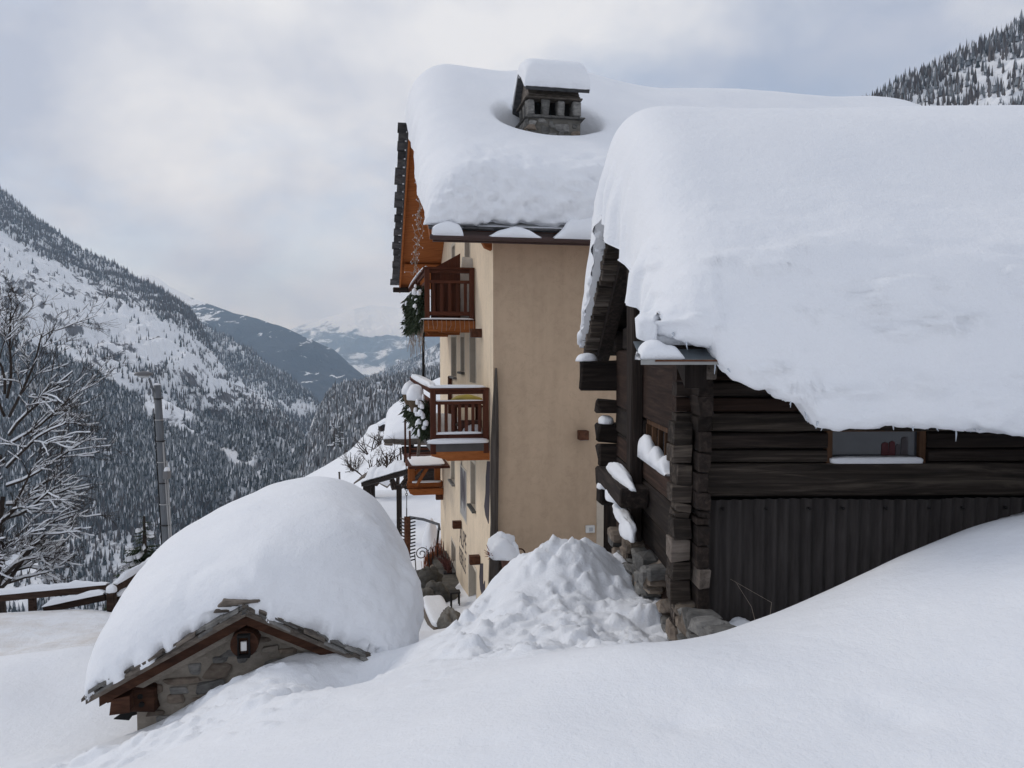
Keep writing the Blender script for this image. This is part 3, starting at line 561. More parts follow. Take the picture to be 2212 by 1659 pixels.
p4 = sample(M4, 26000, rng); x4, y4 = proj(p4); f = fbm(p4[:, 0]*0.02, p4[:, 1]*0.02, 0, 3, 95); k = (rng.random(len(p4)) < np.clip(0.8+f*0.7, 0.25, 1)) & (x4 < 1000); p4 = p4[k]
tag(forest('forest', p4, np.clip(rng.normal(7.5, 2.2, len(p4)), 3.5, 13), rng.random(len(p4)) < 0.45, rng, 0.38), 'frosted grey-green wood covering the spur behind the wooden balconies', 'forest', kind='stuff')
p5 = sample(M5, 9000, rng); p5 = p5[proj(p5)[0] < 1000]; f = fbm(p5[:, 0]*0.006, p5[:, 1]*0.006, 0, 3, 97); p5 = p5[rng.random(len(p5)) < np.clip(0.6+f, 0.2, 1)]
tag(forest('forest', p5, np.clip(rng.normal(15, 4, len(p5)), 7, 24), rng.random(len(p5)) < 0.1, rng, 0.5), 'snow-laden conifers on the hazy hillside below the far mountain', 'forest', kind='stuff')
p6 = sample(M6, 20000, rng); x6, y6 = proj(p6); f = fbm(p6[:, 0]*0.02, p6[:, 1]*0.02, 0, 4, 99); yr = np.interp(x6, [1640, 1870, 2212, 2700], [420, 226, 52, -160])
d6 = np.where(y6-yr < 34, 0.95, np.clip(0.45+1.1*f, 0.08, 1)); k = rng.random(len(p6)) < d6; p6 = p6[k]
tag(forest('forest', p6, np.clip(rng.normal(10, 3, len(p6)), 4.5, 17), rng.random(len(p6)) < 0.7, rng, 0.4), 'larch and spruce wood on the steep ridge above the snowy roofs', 'forest', kind='stuff')
# ================================================================== tan guest house
def pillow(name, F, c, half, m=None, parent=None, e=0.55, seed=0, rough=0.06, flat=0.35, nu=20, nv=28, lump=2.0, **kw):
    th = np.linspace(-np.pi/2, np.pi/2, nu)[:, None]; ph = np.linspace(0, 2*np.pi, nv, endpoint=False)[None]
    pw = lambda x: np.sign(x)*np.abs(x)**e
    x = pw(np.cos(th))*pw(np.cos(ph)); y = pw(np.cos(th))*pw(np.sin(ph)); z = pw(np.sin(th))+0*ph
    z = np.where(z < -flat, -flat+(z+flat)*0.02, z)
    s = 1+rough*fbm(x*lump+seed*5.1, y*lump, z*lump, 3, seed)*2
    v = np.stack([x*s*half[0], y*s*half[1], (z*s+flat)*half[2]], -1).reshape(-1, 3)
    w_ = v[:, :1]*np.array(F.U)+v[:, 1:2]*np.array(F.V)+np.outer(v[:, 2], [0, 0, 1])+np.array(c)
    fs = []
    for i in range(nu-1):
        for j in range(nv): fs.append([i*nv+j, i*nv+(j+1) % nv, (i+1)*nv+(j+1) % nv, (i+1)*nv+j])
    return obj(name, w_, fs, m or SNOW, parent, smooth=True, **kw)
def snowbit(F, c, half, label, seed=0, **kw): return pillow('snow_mound', F, c, half, seed=seed, label=label, cat='snow', **kw)
def snow_profile(F, vs_, hs_, u0, u1, z, label, seed=0, ax='v', n=40, rough=0.08):
    """mound whose crest follows the heights hs_ at the places vs_"""
    c = catmull(np.stack([vs_, hs_], 1), n); V_, F_ = [], []; m = 11
    for i in range(n):
        v, h = c[i, 0], max(0.0, c[i, 1])
        for j in range(m):
            a = math.pi*j/(m-1); e = 1+rough*float(fbm(np.array([v*5+seed*3.1]), np.array([j*0.6]), 0, 3, seed)[0])
            u = (u0+u1)/2-(u1-u0)/2*math.cos(a)*(0.8+0.2*min(1, h*8))*e; zz = z+h*max(0, math.sin(a))**0.55*e; V_.append(F(u, v, zz) if ax == 'v' else F(v, u, zz))
    for i in range(n-1):
        for j in range(m-1): F_.append([i*m+j, i*m+j+1, (i+1)*m+j+1, (i+1)*m+j])
        F_.append([i*m, (i+1)*m, (i+1)*m+m-1, i*m+m-1])
    F_ += [list(range(m)), list(range((n-1)*m, n*m))]
    return obj('snow_mound', V_, F_, SNOW, None, smooth=True, label=label, cat='snow')
def wallholes(name, F, v0, depth, u0, u1, z0, ztop, holes, m, mrev, parent, extra=()):
    us = sorted(set([u0, u1]+[h[0] for h in holes]+[h[1] for h in holes]+list(extra))); zs = sorted(set([z0]+[h[2] for h in holes]+[h[3] for h in holes]))
    V_, F_, M_ = [], [], []
    def quad(a, mi):
        b = len(V_); V_.extend(a); F_.append([b, b+1, b+2, b+3]); M_.append(mi)
    for a, b in zip(us[:-1], us[1:]):
        zl = zs
        for k, c in enumerate(zl):
            last = k == len(zl)-1
            if last: q = [F(a, v0, c), F(b, v0, c), F(b, v0, ztop(b)), F(a, v0, ztop(a))]
            else:
                d = zl[k+1]
                if any(h[0] <= a+1e-6 and h[1] >= b-1e-6 and h[2] <= c+1e-6 and h[3] >= d-1e-6 for h in holes): continue
                q = [F(a, v0, c), F(b, v0, c), F(b, v0, d), F(a, v0, d)]
            quad(q, 0)
    for h in holes:
        a, b, c, d = h[:4]; v1 = v0+depth
        quad([F(a, v0, c), F(a, v0, d), F(a, v1, d), F(a, v1, c)], 1); quad([F(b, v0, c), F(b, v0, d), F(b, v1, d), F(b, v1, c)], 1)
        quad([F(a, v0, c), F(b, v0, c), F(b, v1, c), F(a, v1, c)], 1); quad([F(a, v0, d), F(b, v0, d), F(b, v1, d), F(a, v1, d)], 1)
    o = obj(name, V_, F_, m, parent); o.data.materials.append(mrev); o.data.polygons.foreach_set('material_index', M_); return o

house = thing('guest_house', HF(16, 2.68, -7.4), 'tall tan plastered house with brown wooden balconies under a snow-laden roof', 'house')
EZ, SL, RU, EU0, EU1, VG = 2.35, 0.60, 21.6, 15.0, 28.2, 1.32
def roofz(u): return EZ+SL*(u-EU0) if u < RU else EZ+SL*(EU1-u)
WT = -0.2
def hole(x0, x1, y0, y1):
    a = HF.onV(x0, y0, 2.68); b = HF.onV(x1, y1, 2.68); c = HF.onV((x0+x1)/2, y0, 2.68); d = HF.onV((x0+x1)/2, y1, 2.68); return [b[0], a[0], d[1], c[1]]
holes = []
for r in ((975.2, 985.8, 728, 813), (995.5, 1003.2, 728, 803), (1015.3, 1028, 726, 827), (976, 983, 512, 600), (1004.4, 1015.3, 505, 640), (974.5, 982.5, 960, 1040), (1017, 1027.5, 1000, 1095), (975.5, 984.5, 1175, 1222), (1013, 1029, 1222, 1345)): holes.append(hole(*r))
# level the heads and sills by storey
def lev(idx, z0=None, z1=None):
    for i in idx:
        if z0 is not None: holes[i][2] = z0
        if z1 is not None: holes[i][3] = z1
lev((3,), 1.75, 3.1); lev((4,), 0.78, 3.1); lev((8,), -7.3)
wall = wallholes('facade_wall', HF, 2.68, 0.28, 16.0, 27.4, -8.6, lambda u: roofz(u)+WT, holes, PLAST_LIT, TRIM, house, (RU,))
for i, h in enumerate(holes):
    if i in (2, 4, 8):
        d = box('door', HF, (h[0], h[1]), (2.90, 2.95), (h[2], h[3]), FRAMEW, house, 0.004); box('pane', HF, (h[0]+0.15, h[1]-0.15), (2.885, 2.90), (h[2]+0.9, h[3]-0.15), PANE, d, 0)
    else:
        d = box('window', HF, (h[0], h[1]), (2.90, 2.94), (h[2], h[3]), FRAMEW, house, 0.004)
        for a, b in ((h[0]+0.07, (h[0]+h[1])/2-0.04), ((h[0]+h[1])/2+0.04, h[1]-0.07)): box('pane', HF, (a, b), (2.885, 2.90), (h[2]+0.08, h[3]-0.08), PANE, d, 0)
        box('sill', HF, (h[0]-0.08, h[1]+0.08), (2.58, 2.90), (h[2]-0.06, h[2]-0.003), STONE, d, 0.01)
    for (a, b, c, e) in ((h[0]-0.10, h[0]-0.002, h[2], h[3]+0.1), (h[1]+0.002, h[1]+0.10, h[2], h[3]+0.1), (h[0]-0.002, h[1]+0.002, h[3]+0.002, h[3]+0.1)):
        box('trim', HF, (a, b), (2.672, 2.682), (c, e), TRIM, house, 0)
# side wall facing the alley, with its doorway far right
dv0, dz1 = HF.onU(1289, 1012, 16); DV = HF.onU(1304, 1030, 16)
side = []
def q(a, b, c, d): return [HF(16, a, c), HF(16, b, c), HF(16, b, d), HF(16, a, d)]
dd = HF.onU(1304, 1030, 16); DW0, DWT = dd[0], dd[1]
V_, F_ = [], []
for r in (q(2.68, DW0, -8.6, EZ+0.3), q(DW0, DW0+1.0, DWT, EZ+0.3), q(DW0+1.0, 17.0, -8.6, EZ+0.3)): F_.append([len(V_)+k for k in range(4)]); V_ += r
for a in (DW0, DW0+1.0): F_.append([len(V_)+k for k in range(4)]); V_ += [HF(16, a, -6), HF(16.3, a, -6), HF(16.3, a, DWT), HF(16, a, DWT)]
F_.append([len(V_)+k for k in range(4)]); V_ += [HF(16, DW0, DWT), HF(16, DW0+1, DWT), HF(16.3, DW0+1, DWT), HF(16.3, DW0, DWT)]
obj('side_wall', V_, F_, PLAST_SHADE, house)
dr = box('door', HF, (16.2, 16.25), (DW0, DW0+1.0), (-6, DWT), DARKZ, house, 0.004); box('handle', HF, (16.16, 16.2), (DW0+0.85, DW0+0.9), (-4.1, -3.95), IRON, dr, 0)
dt = HF.onU(1289, 1012, 16)
box('door_trim', HF, (15.99, 16.002), (dt[0], DW0), (-6, dt[1]), TRIM, house, 0); box('door_trim', HF, (15.99, 16.002), (DW0, DW0+1.25), (DWT, dt[1]), TRIM, house, 0)
box('far_wall', HF, (27.15, 27.4), (2.70, 17.0), (-8.6, EZ+0.3), PLAST_SHADE, house, 0)
prism('right_gable', HF, [(16.05, -8.6), (27.15, -8.6), (27.15, roofz(27.15)+WT), (RU, roofz(RU)+WT), (16.05, roofz(16.05)+WT)], 'v', 16.75, 17.0, PLAST_SHADE, house)
# roof: larch-boarded slabs, slates at the edges
def slab(name, u0, u1, zo, th, m, v0=VG, v1=17.8, parent=house):
    return prism(name, HF, [(u0, roofz(u0)+zo), (u1, roofz(u1)+zo), (u1, roofz(u1)+zo+th), (u0, roofz(u0)+zo+th)], 'v', v0, v1, m, parent)
roof = slab('roof', EU0+0.1, RU, -0.16, 0.12, ORX); roof2 = slab('roof', RU+0.001, EU1, -0.16, 0.12, ORX)
slab('roof_covering', EU0, RU, -0.03, 0.06, SLATE, VG-0.06); slab('roof_covering', RU+0.001, EU1, -0.03, 0.06, SLATE, VG-0.06)
rr = random.Random(3)
n = 22
for k in range(n):                       # slates along the far verge, each lapping the one below
    ua = RU+0.15+(EU1-RU-0.1)*k/n; ub = ua+(EU1-RU)/n*1.12; j = rr.uniform(-0.05, 0.05)
    za, zb = roofz(ua), roofz(ub)
    prism('slate', HF, [(ua, za-0.02), (ub, zb+0.035), (ub, zb+0.085), (ua, za+0.03)], 'v', VG-0.30+j, VG-0.062, SLATE, roof2)
for s, (ua, ub) in ((1, (EU0+0.1, RU)), (0, (RU, EU1))):
    prism('bargeboard', HF, [(ua, roofz(ua)-0.30), (ub, roofz(ub)-0.30), (ub, roofz(ub)-0.162), (ua, roofz(ua)-0.162)], 'v', VG-0.03, VG+0.02, ORX, house)
for uu in (16.35, RU, 26.9):             # purlins carrying the overhang
    box('purlin', HF, (uu-0.13, uu+0.13), (VG+0.1, 2.68), (roofz(uu)-0.46, roofz(uu)-0.19), ORX, house, 0.01)
zz_ = roofz(EU1)-0.12; box('purlin', HF, (27.9, 28.12), (VG-0.25, VG+0.9), (zz_-0.17, zz_), DARKX, house, 0.02)
a = HF.onU(1063, 512, 16.25); b = HF.onU(1020, 541, 16.25); w_ = a[0]-b[0]; top = roofz(16.25)-0.47; zb_ = b[1]; h_ = top-zb_
prism('bracket', HF, [(a[0], zb_), (a[0], top), (b[0]-0.25, top), (b[0]-0.25, zb_+h_*0.72), (b[0]+w_*0.25, zb_+h_*0.66), (b[0]+w_*0.45, zb_+h_*0.35), (b[0]+w_*0.62, zb_+h_*0.12), (b[0]+w_*0.82, zb_+0.03)], 'u', 16.13, 16.36, ORX, house)
# eave: fascia, row of slates, gutter
box('fascia_board', HF, (15.02, 15.08), (VG+0.02, 17.6), (EZ-0.26, EZ-0.04), GUTTER, house, 0.004)
for k in range(26):
    v0 = VG-0.05+k*0.62+rr.uniform(0, 0.05); box('slate', HF, (14.82+rr.uniform(0, .06), 15.2), (v0, v0+0.6), (EZ-0.035+rr.uniform(0, .03), EZ+0.02), SLATE, roof, 0.008, 0.008, k)
gp = []; 
for k in range(9):
    t = math.pi*k/8; gp.append((14.86-0.085*math.cos(t), EZ-0.16-0.085*math.sin(t)))
gp += [(14.86+0.073*math.cos(math.pi*k/8), EZ-0.16-0.073*math.sin(math.pi*k/8)) for k in range(9)]
prism('gutter', HF, gp, 'v', VG-0.05, 12.5, GUTTER, house)
for k in range(9): box('gutter_hook', HF, (14.77, 15.02), (VG+0.5+k*1.2, VG+0.53+k*1.2), (EZ-0.155, EZ-0.135), GUTTER, house, 0)
# ------------------------------------------------------------------ chimney
CU = 17.7; c0 = HF.onU(1137, 270, CU); c1 = HF.onU(1254, 270, CU); CV0, CV1 = c0[0], c1[0]; CD = 1.0
zc = lambda y: HF.onU(1195, y, CU)[1]
ch = box('chimney', HF, (CU, CU+CD), (CV0, CV1), (roofz(CU)-0.3, zc(256)), ROCK, house, 0.01)
r_ = np.random.default_rng(8); zb, zt = roofz(CU)+0.2, zc(257)
pl_ = []; tries = 0
while len(pl_) < 34 and tries < 3000:
    tries += 1; w_, h_ = r_.uniform(0.12, 0.42), r_.uniform(0.10, 0.22); v = r_.uniform(CV0+w_/2-0.03, CV1-w_/2+0.03); z = r_.uniform(zb+h_/2, zt-h_/2)
    if any(abs(v-a) < (w_+c)/2*0.93 and abs(z-b) < (h_+d)/2*0.93 for a, b, c, d in pl_): continue
    pl_.append((v, z, w_, h_)); stone_mesh('stone', HF, HF(CU+0.02+r_.uniform(-.02, .02), v, z), (0.13, w_, h_), STONE if r_.random() < .8 else STONEB, ch, int(r_.integers(1e6)), 0.15)
for k in range(5):
    for q_ in range(3): stone_mesh('stone', HF, HF(CU+0.15+q_*0.33+r_.uniform(-.05, .05), CV0, zb+(zt-zb)*(k+.5)/5), (r_.uniform(.2, .36), 0.10, (zt-zb)/5.3), STONE, ch, int(r_.integers(1e6)), 0.15)
box('ledge', HF, (CU-0.09, CU+CD+0.09), (CV0-0.05, CV1+0.09), (zc(256), zc(251)), STONE, ch, 0.02, 0.012, 3)
pz0, pz1 = zc(251), zc(215)
pw = (CV1-CV0)
for k in range(4):
    v = CV0+0.02+k*(pw-0.19)/3; box('pillar', HF, (CU+0.0, CU+0.2), (v, v+0.155+0.02*(k % 2)), (pz0, pz1), STONE, ch, 0.025, 0.018, k+40)
    if k in (0, 3):
        for uu in (CU+0.42, CU+0.8): box('pillar', HF, (uu, uu+0.17), (v, v+0.15), (pz0, pz1), STONE, ch, 0.025, 0.015, k+60)
box('flue', HF, (CU+0.30, CU+0.95), (CV0+0.2, CV1-0.2), (pz0-0.1, pz1+0.1), BLACK, ch, 0)
box('lintel', HF, (CU-0.05, CU+CD+0.05), (CV0-0.03, CV1+0.04), (pz1, zc(211)), SLATEB, ch, 0.015, 0.01, 5)
box('lintel', HF, (CU+0.02, CU+CD), (CV0+0.03, CV1), (zc(211), zc(203)), SLATEB, ch, 0.015, 0.01, 6)
ez = zc(203); rz_ = ez+0.52; um = CU+CD/2; le, re = CV0-0.06, CV1+0.15
prism('cap_slab', HF, [(CU-0.2, ez-0.0), (um, rz_), (um, rz_+0.07), (CU-0.24, ez+0.065)], 'v', le, re, SLATE, ch)
prism('cap_slab', HF, [(um, rz_), (CU+CD+0.35, ez-0.25), (CU+CD+0.35, ez-0.18), (um, rz_+0.07)], 'v', le-0.03, re, SLATE, ch)
prism('cap_gable', HF, [(CU+0.03, ez), (CU+CD-0.03, ez), (um, rz_-0.01)], 'v', CV0+0.06, CV1-0.02, SLATEB, ch)
snowbit(HF, HF(CU-0.06, (CV0+CV1)/2, zc(211)+0.0), (0.0001, 0.0001, 0.0001), 'x') if False else None
cz = zc(203)
def cap_out(v): return [(CU-0.22, cz+0.06), (CU-0.30, cz+0.25), (CU-0.22, cz+0.58), (CU+0.12, cz+0.82), (um, cz+0.90), (CU+1.0, cz+0.72), (CU+1.4, cz+0.3), (CU+1.33, cz-0.16)]
def cap_in(v): return [(CU-0.22, cz+0.06), (CU-0.21, cz+0.08), (CU-0.1, cz+0.17), (CU+0.1, cz+0.35), (um, rz_+0.06), (CU+1.0, cz+0.2), (CU+1.3, cz-0.1), (CU+1.33, cz-0.16)]
snow_loft('snow_pillow', HF, le-0.04, re+0.03, cap_out, cap_in, 0.34, 0.34, 44, 60, lambda W, u, v, z, t, E: 0.012*fbm(W[..., 0]*5, W[..., 1]*5, W[..., 2]*5, 3, 5)+0.02*sst(.25, .05, t)*fbm(W[..., 0]*9, W[..., 1]*9, W[..., 2]*9, 2, 7), 'thick rounded pillow of snow on top of the stone chimney', 2.8)
# ------------------------------------------------------------------ snow blanket on the big roof
def ho(v):
    b = 0.16*math.sin(v*0.45+0.3)*math.exp(-((v-5)/6)**2)+0.05*math.sin(v*1.3); k = 0.10*math.exp(-((v-5.6)/1.3)**2)-0.08*math.exp(-((v-3.9)/0.7)**2)
    t2 = 0.04*math.sin(v*2.1)+0.03*math.sin(v*5.3+1)
    return [(15.05, 2.42), (14.84+t2, 2.50), (14.78+t2, 3.0), (14.98+t2, 3.58), (15.6, 4.02), (17.0, 4.76), (18.9, 6.02+b*0.5), (20.5, 7.18+b+k), (21.7, 7.74+b+k), (23.1, 7.35+b), (25.4, 5.95), (27.4, 4.5), (28.35, 3.3), (28.2, 2.42)]
def hi(v): return [(15.05, 2.42), (15.02, 2.40), (15.1, 2.46), (15.3, 2.58), (15.8, 2.86), (17.0, 3.58), (18.9, 4.72), (20.5, 5.68), (21.6, 6.33), (23.1, 5.43), (25.4, 4.05), (27.4, 2.86), (28.1, 2.45), (28.2, 2.42)]
cu, cv = CU+0.45, (CV0+CV1)/2
def hmod(UZ, IN, VV, TT, E):
    d = np.sqrt(((UZ[..., 0]-cu-0.05)/0.98)**2+((VV-cv)/1.22)**2); g = sst(1.16, 0.55, d)*0.90
    front = sst(cu-0.5, cu-0.75, UZ[..., 0]); g = g*(1-0.6*front)
    UZ = IN+(UZ-IN)*(1-g)[..., None]
    lump = 0.07*fbm(TT*26, 0*TT, 0, 3, 5)+0.05*np.abs(np.sin(TT*70))*sst(0.5, 0.1, TT)
    VV = VV-lump*sst(0.9, 0.2, E)*sst(4, 2, VV); return UZ, VV
def hdisp(W, u, v, z, t, E):
    rough = sst(16.9, 15.0, u)*sst(1.6, 2.6, v)
    a = 0.05*fbm(W[..., 0]*0.6, W[..., 1]*0.6, W[..., 2]*0.6, 3, 11)+rough*(0.12*sst(0.75, 0.1, worley(W[..., 0]*2.2, W[..., 1]*2.2, W[..., 2]*2.2, 6))*sst(-0.2, 0.2, fbm(W[..., 0], W[..., 1], W[..., 2], 2, 8))+0.08*fbm(W[..., 0]*5, W[..., 1]*5, W[..., 2]*5, 4, 12)-0.05)
    return a+sst(15.15, 14.8, u)*0.10*fbm(W[..., 0]*6, W[..., 1]*9, W[..., 2]*9, 3, 14)
snow_loft('snow_blanket', HF, VG-0.10, 18.0, ho, hi, 1.25, 2.4, 190, 260, hdisp, 'deep snow blanket on the roof of the tan house, hollowed around the chimney', 2.3, mod=hmod)
for (x0, x1, y, hh, i) in ((934, 1001, 473, 0.29, 1), (1048, 1174, 478, 0.24, 2), (1190, 1276, 462, 0.42, 3)):
    a = HF.onU(x0, 503, 14.86); b = HF.onU(x1, 505, 14.86)
    w_ = b[0]-a[0]; pr = (((0, 0.16), (.1, .21), (.3, .26), (.6, .28), (.85, .24), (.96, .12), (1, 0)), ((0, 0), (.1, .05), (.25, .14), (.5, .22), (.75, .16), (.9, .06), (1, 0)), ((0, 0), (.12, .08), (.3, .22), (.45, .38), (.7, .42), (1, .45), (1.3, .40)))[i-1]
    snow_profile(HF, [a[0]+w_*p_[0] for p_ in pr], [p_[1] for p_ in pr], 14.76, 15.0, EZ-0.175, ('rounded lump of snow at the open end of the brown gutter', 'long low arch of snow lying in the brown gutter', 'ragged slab of slid snow on the gutter beside the dark barn')[i-1], i)
# ------------------------------------------------------------------ balconies
def zU(y, U, x=970): return HF.onU(x, y, U)[1]
def balcony(U0, U1, VO, zt, zm, zbm, zfl, zdk, zbeam, nb, pointed, lower):
    deck = box('balcony', HF, (U0, U1), (VO, 2.68), (zdk, zfl), ROLLF if lower else BALX, house, 0.006)
    bw = 0.07
    for (u, v) in ((U0+0.06, VO+0.06), (U1-0.06, VO+0.06), (U0+0.06, 2.60), (U1-0.06, 2.60), ((U0+U1)/2, VO+0.06)):
        box('post', HF, (u-0.06, u+0.06), (v-0.06, v+0.06), (zdk-0.05 if lower else zfl, zt), BALZ, deck, 0.006)
    for (z, h, w_) in ((zt, 0.05, 0.15), (zt-0.05, 0.09, 0.05), (zm, 0.075, 0.06), (zbm, 0.10, 0.06)):
        ex = 0.03 if w_ > 0.1 else -0.121
        box('rail', HF, (U0+0.06-w_/2, U0+0.06+w_/2), (VO-(0.03 if ex > 0 else -0.121), 2.66 if ex > 0 else 2.539), (z-h, z-0.001), BALX, deck, 0.005)
        box('rail', HF, (U0+(0.14 if ex > 0 else 0.121), U1), (VO+0.06-w_/2, VO+0.06+w_/2), (z-h, z-0.001), BALY, deck, 0.005)
    for k in range(nb):
        v = VO+0.12+(2.54-VO-0.12)*(k+0.5)/nb
        if pointed:
            p0 = zbm-0.02
            prism('baluster', HF, [(v-0.035, zm-0.07), (v+0.035, zm-0.07), (v+0.035, p0+0.08), (v, p0), (v-0.035, p0+0.08)], 'u', U0+0.045, U0+0.075, BALZ, deck)
        else: box('baluster', HF, (U0+0.045, U0+0.075), (v-0.04, v+0.04), (zbm-0.001, zm-0.074), BALZ, deck, 0.004)
    n = int((U1-U0)/0.27)
    for k in range(1, n):
        u = U0+(U1-U0)*k/n; box('baluster', HF, (u-0.04, u+0.04), (VO+0.045, VO+0.075), (zbm-0.001, zm-0.074), BALZ, deck, 0.004)
    # cantilever beams with a cut nose
    for u in (U0+0.12, (U0+U1)/2, U1-0.12):
        hb = zdk-zbeam
        prism('cantilever_beam', HF, [(2.68, zbeam), (2.68, zdk-0.002), (VO+0.02, zdk-0.002), (VO+0.02, zbeam+hb*0.55), (VO+0.30, zbeam+hb*0.2), (VO+0.36, zbeam)], 'u', u-0.11, u+0.11, ORX, deck)
    return deck
UO = 18.6; up = balcony(UO, 25.0, 1.46, zU(577, UO), zU(605, UO), zU(672.6, UO), zU(689.5, UO), zU(693.5, UO), zU(718, UO), 5, False, False)
LO = 16.45; lo = balcony(LO, 23.6, 1.40, zU(838, LO), zU(866.7, LO), zU(938.5, LO), zU(957, LO), zU(975.8, LO), zU(996, LO), 7, True, True)
box('fascia_board', HF, (UO-0.03, UO-0.002), (1.44, 2.66), (zU(716, UO), zU(693.5, UO)), ORX, up, 0.004)
# privacy screen of boards behind the upper rail
va = HF.onU(994.7, 640, UO+0.15)[0]; vb = 1.62; n = 6
zt = zU(583, UO+.15)
for k in range(n):
    v0 = vb+(va-vb)*k/n; v1 = vb+(va-vb)*(k+1)/n-0.002; s = HF.onU(994, 546, UO+.2)[1]-zt
    prism('screen_board', HF, [(v0, zU(690, UO)), (v1, zU(690, UO)), (v1, zt+s*(k+1)/n*0.95), (v0, zt+s*k/n*0.95)], 'u', UO+0.16, UO+0.19, BALZ, up)
pz = zU(690, UO)
t = thing('log_stump', HF(UO+0.5, 2.05, pz), 'pair-leaning birch log standing on the upper balcony', 'log') if False else None
tube('log', [HF(UO+0.45, 2.08, pz), HF(UO+0.47, 2.08, pz+0.55)], 0.07, GREYZ, None, 10, label='short standing log behind the upper balcony rail beside the screen', cat='log')
tube('log', [HF(UO+0.45, 2.31, pz), HF(UO+0.44, 2.31, pz+0.54)], 0.07, GREYZ, None, 10, label='short standing log behind the upper balcony rail beside the leaning board', cat='log')
beam('white_board', HF(UO+0.4, 2.42, pz), HF(UO+0.5, 2.60, pz+1.55), 0.03, 0.35, WHITE, None, up=HF.V, label='white framed board leaning against the wall on the upper balcony', cat='board')
# steel tie rod between the balconies
ra = HF(20.5, 1.52, zU(718, UO)); 
rod = tube('tie_rod', [HF(20.2, 1.54, zU(838, LO)-0.1), HF(20.2, 1.54, zU(700, UO))], 0.035, IRON, house, 8)
# snow on the lower balcony
for nm, (u, v, z), hf, lb, e in (('a', (LO+0.06, 2.0, zU(838, LO)), (0.09, 0.62, 0.06), 'thin ridge of snow on the short top rail of the lower balcony', .6), ('b', (20.0, 1.46, zU(838, LO)), (3.5, 0.10, 0.12), 'long ridge of snow on the outer top rail of the lower balcony', .6), ('c', (LO+0.02, 2.0, zU(957, LO)), (0.16, 0.66, 0.09), 'snow lying along the deck edge of the lower balcony', .5), ('d', (20, 2.1, zU(957, LO)), (3.4, 0.55, 0.10), 'snow covering the deck of the lower balcony', .4), ('e', (LO+0.35, 2.35, zU(957, LO)), (0.25, 0.28, 0.33), 'snow heap in the corner of the lower balcony by the basket', .9), ('f', (UO+0.0, 2.0, zU(690, UO)), (0.07, 0.62, 0.035), 'thin line of snow on the deck edge of the upper balcony', .6), ('g', (22, 1.5, zU(577, UO)), (3.2, 0.08, 0.05), 'thin ridge of snow on the outer rail of the upper balcony', .6), ('h', (LO+0.06, 1.98, zU(938.5, LO)), (0.05, 0.52, 0.05), 'strip of snow on the bottom rail of the lower balcony', .6), ('i', (LO+0.06, 1.98, zU(866.7, LO)), (0.04, 0.55, 0.02), 'thin strip of snow on the middle rail of the lower balcony', .6)):
    snowbit(HF, HF(u, v, z), hf, lb, ord(nm), e=e, flat=0.1)
# things on the lower balcony
pz = zU(957, LO)
tb = thing('garden_table', HF(LO+0.75, 2.15, pz), 'small dark wooden table standing behind the lower balcony rail', 'table')
box('table_top', HF, (LO+0.45, LO+1.15), (1.95, 2.6), (pz+0.72, pz+0.76), BALX, tb, 0.005)
for (u, v) in ((LO+.5, 2.0), (LO+1.1, 2.0), (LO+.5, 2.55), (LO+1.1, 2.55)): box('leg', HF, (u-.03, u+.03), (v-.03, v+.03), (pz, pz+0.719), BALZ, tb, 0.004)
blob('sack', HF(LO+0.8, 2.28, pz+0.87), (0.25, 0.33, 0.12), YELL, None, 5, 0.25, 0.8, HF, label='crumpled yellow sack lying on the balcony table', cat='sack')
bk_ = thing('firewood_basket', HF(LO+0.5, 2.28, pz), 'brown box of firewood behind the balusters of the lower balcony', 'firewood box')
box('box', HF, (LO+0.3, LO+0.42), (2.08, 2.56), (pz, pz+0.45), TERRA, bk_, 0.01)
for k in range(9): tube('billet', [HF(LO+0.42+0.07*(k % 3), 2.0+0.02*(k % 2), pz+0.04+0.075*(k//3)*2), HF(LO+0.45+0.07*(k % 3), 2.08, pz+0.07+0.15*(k//3))], 0.035, GREYY, bk_, 7)
for (zz0, rad_) in ((zU(838, LO)+0.0, 0.0),): pass
# fir boughs tied to the balcony rails
def fir_mass(name, F, u, v, z, n, label, seed, snow_n, m=None):
    r = np.random.default_rng(seed); V_, F_ = [], []
    for k in range(n):
        a = np.array([r.uniform(*u), r.uniform(*v), r.uniform(*z)]); a[2] = z[1]-(z[1]-z[0])*r.random()**0.9
        ln = r.uniform(0.10, 0.30); d = np.array([r.normal(0, .5), r.normal(-0.25, .5), -1.0+r.normal(0, .35)]); d /= np.linalg.norm(d)
        s = np.cross(d, r.normal(0, 1, 3)); s /= np.linalg.norm(s); s *= r.uniform(0.012, 0.03)
        b = len(V_); pts = [a-s*0.4, a+s*0.4, a+d*ln*0.55+s, a+d*ln, a+d*ln*0.55-s]; V_ += [F(*p) for p in pts]; F_ += [[b, b+1, b+2, b+4], [b+4, b+2, b+3]]
    root = thing(name, F((u[0]+u[1])/2, (v[0]+v[1])/2, z[0]), label, 'fir garland')
    o = obj('boughs', V_, F_, m or GREEN, root, kind='stuff')
    for k in range(snow_n):
        uu = u[0]+(u[1]-u[0])*r.random()**2*0.8-0.1; c = F(uu, r.uniform(v[0]-0.10, v[0]+0.12), r.uniform(*z)); pillow('snow', F, c, (r.uniform(.05, .10), r.uniform(.03, .065), r.uniform(.05, .11)), SNOW, root, 0.9, k, 0.12, 0.5, 8, 10)
    return root
fir_mass('fir_garland', HF, (UO+0.1, 24.8), (1.30, 1.50), (zU(705, UO), zU(612, UO)), 2600, 'dark fir boughs hung along the upper balcony rail', 3, 18)
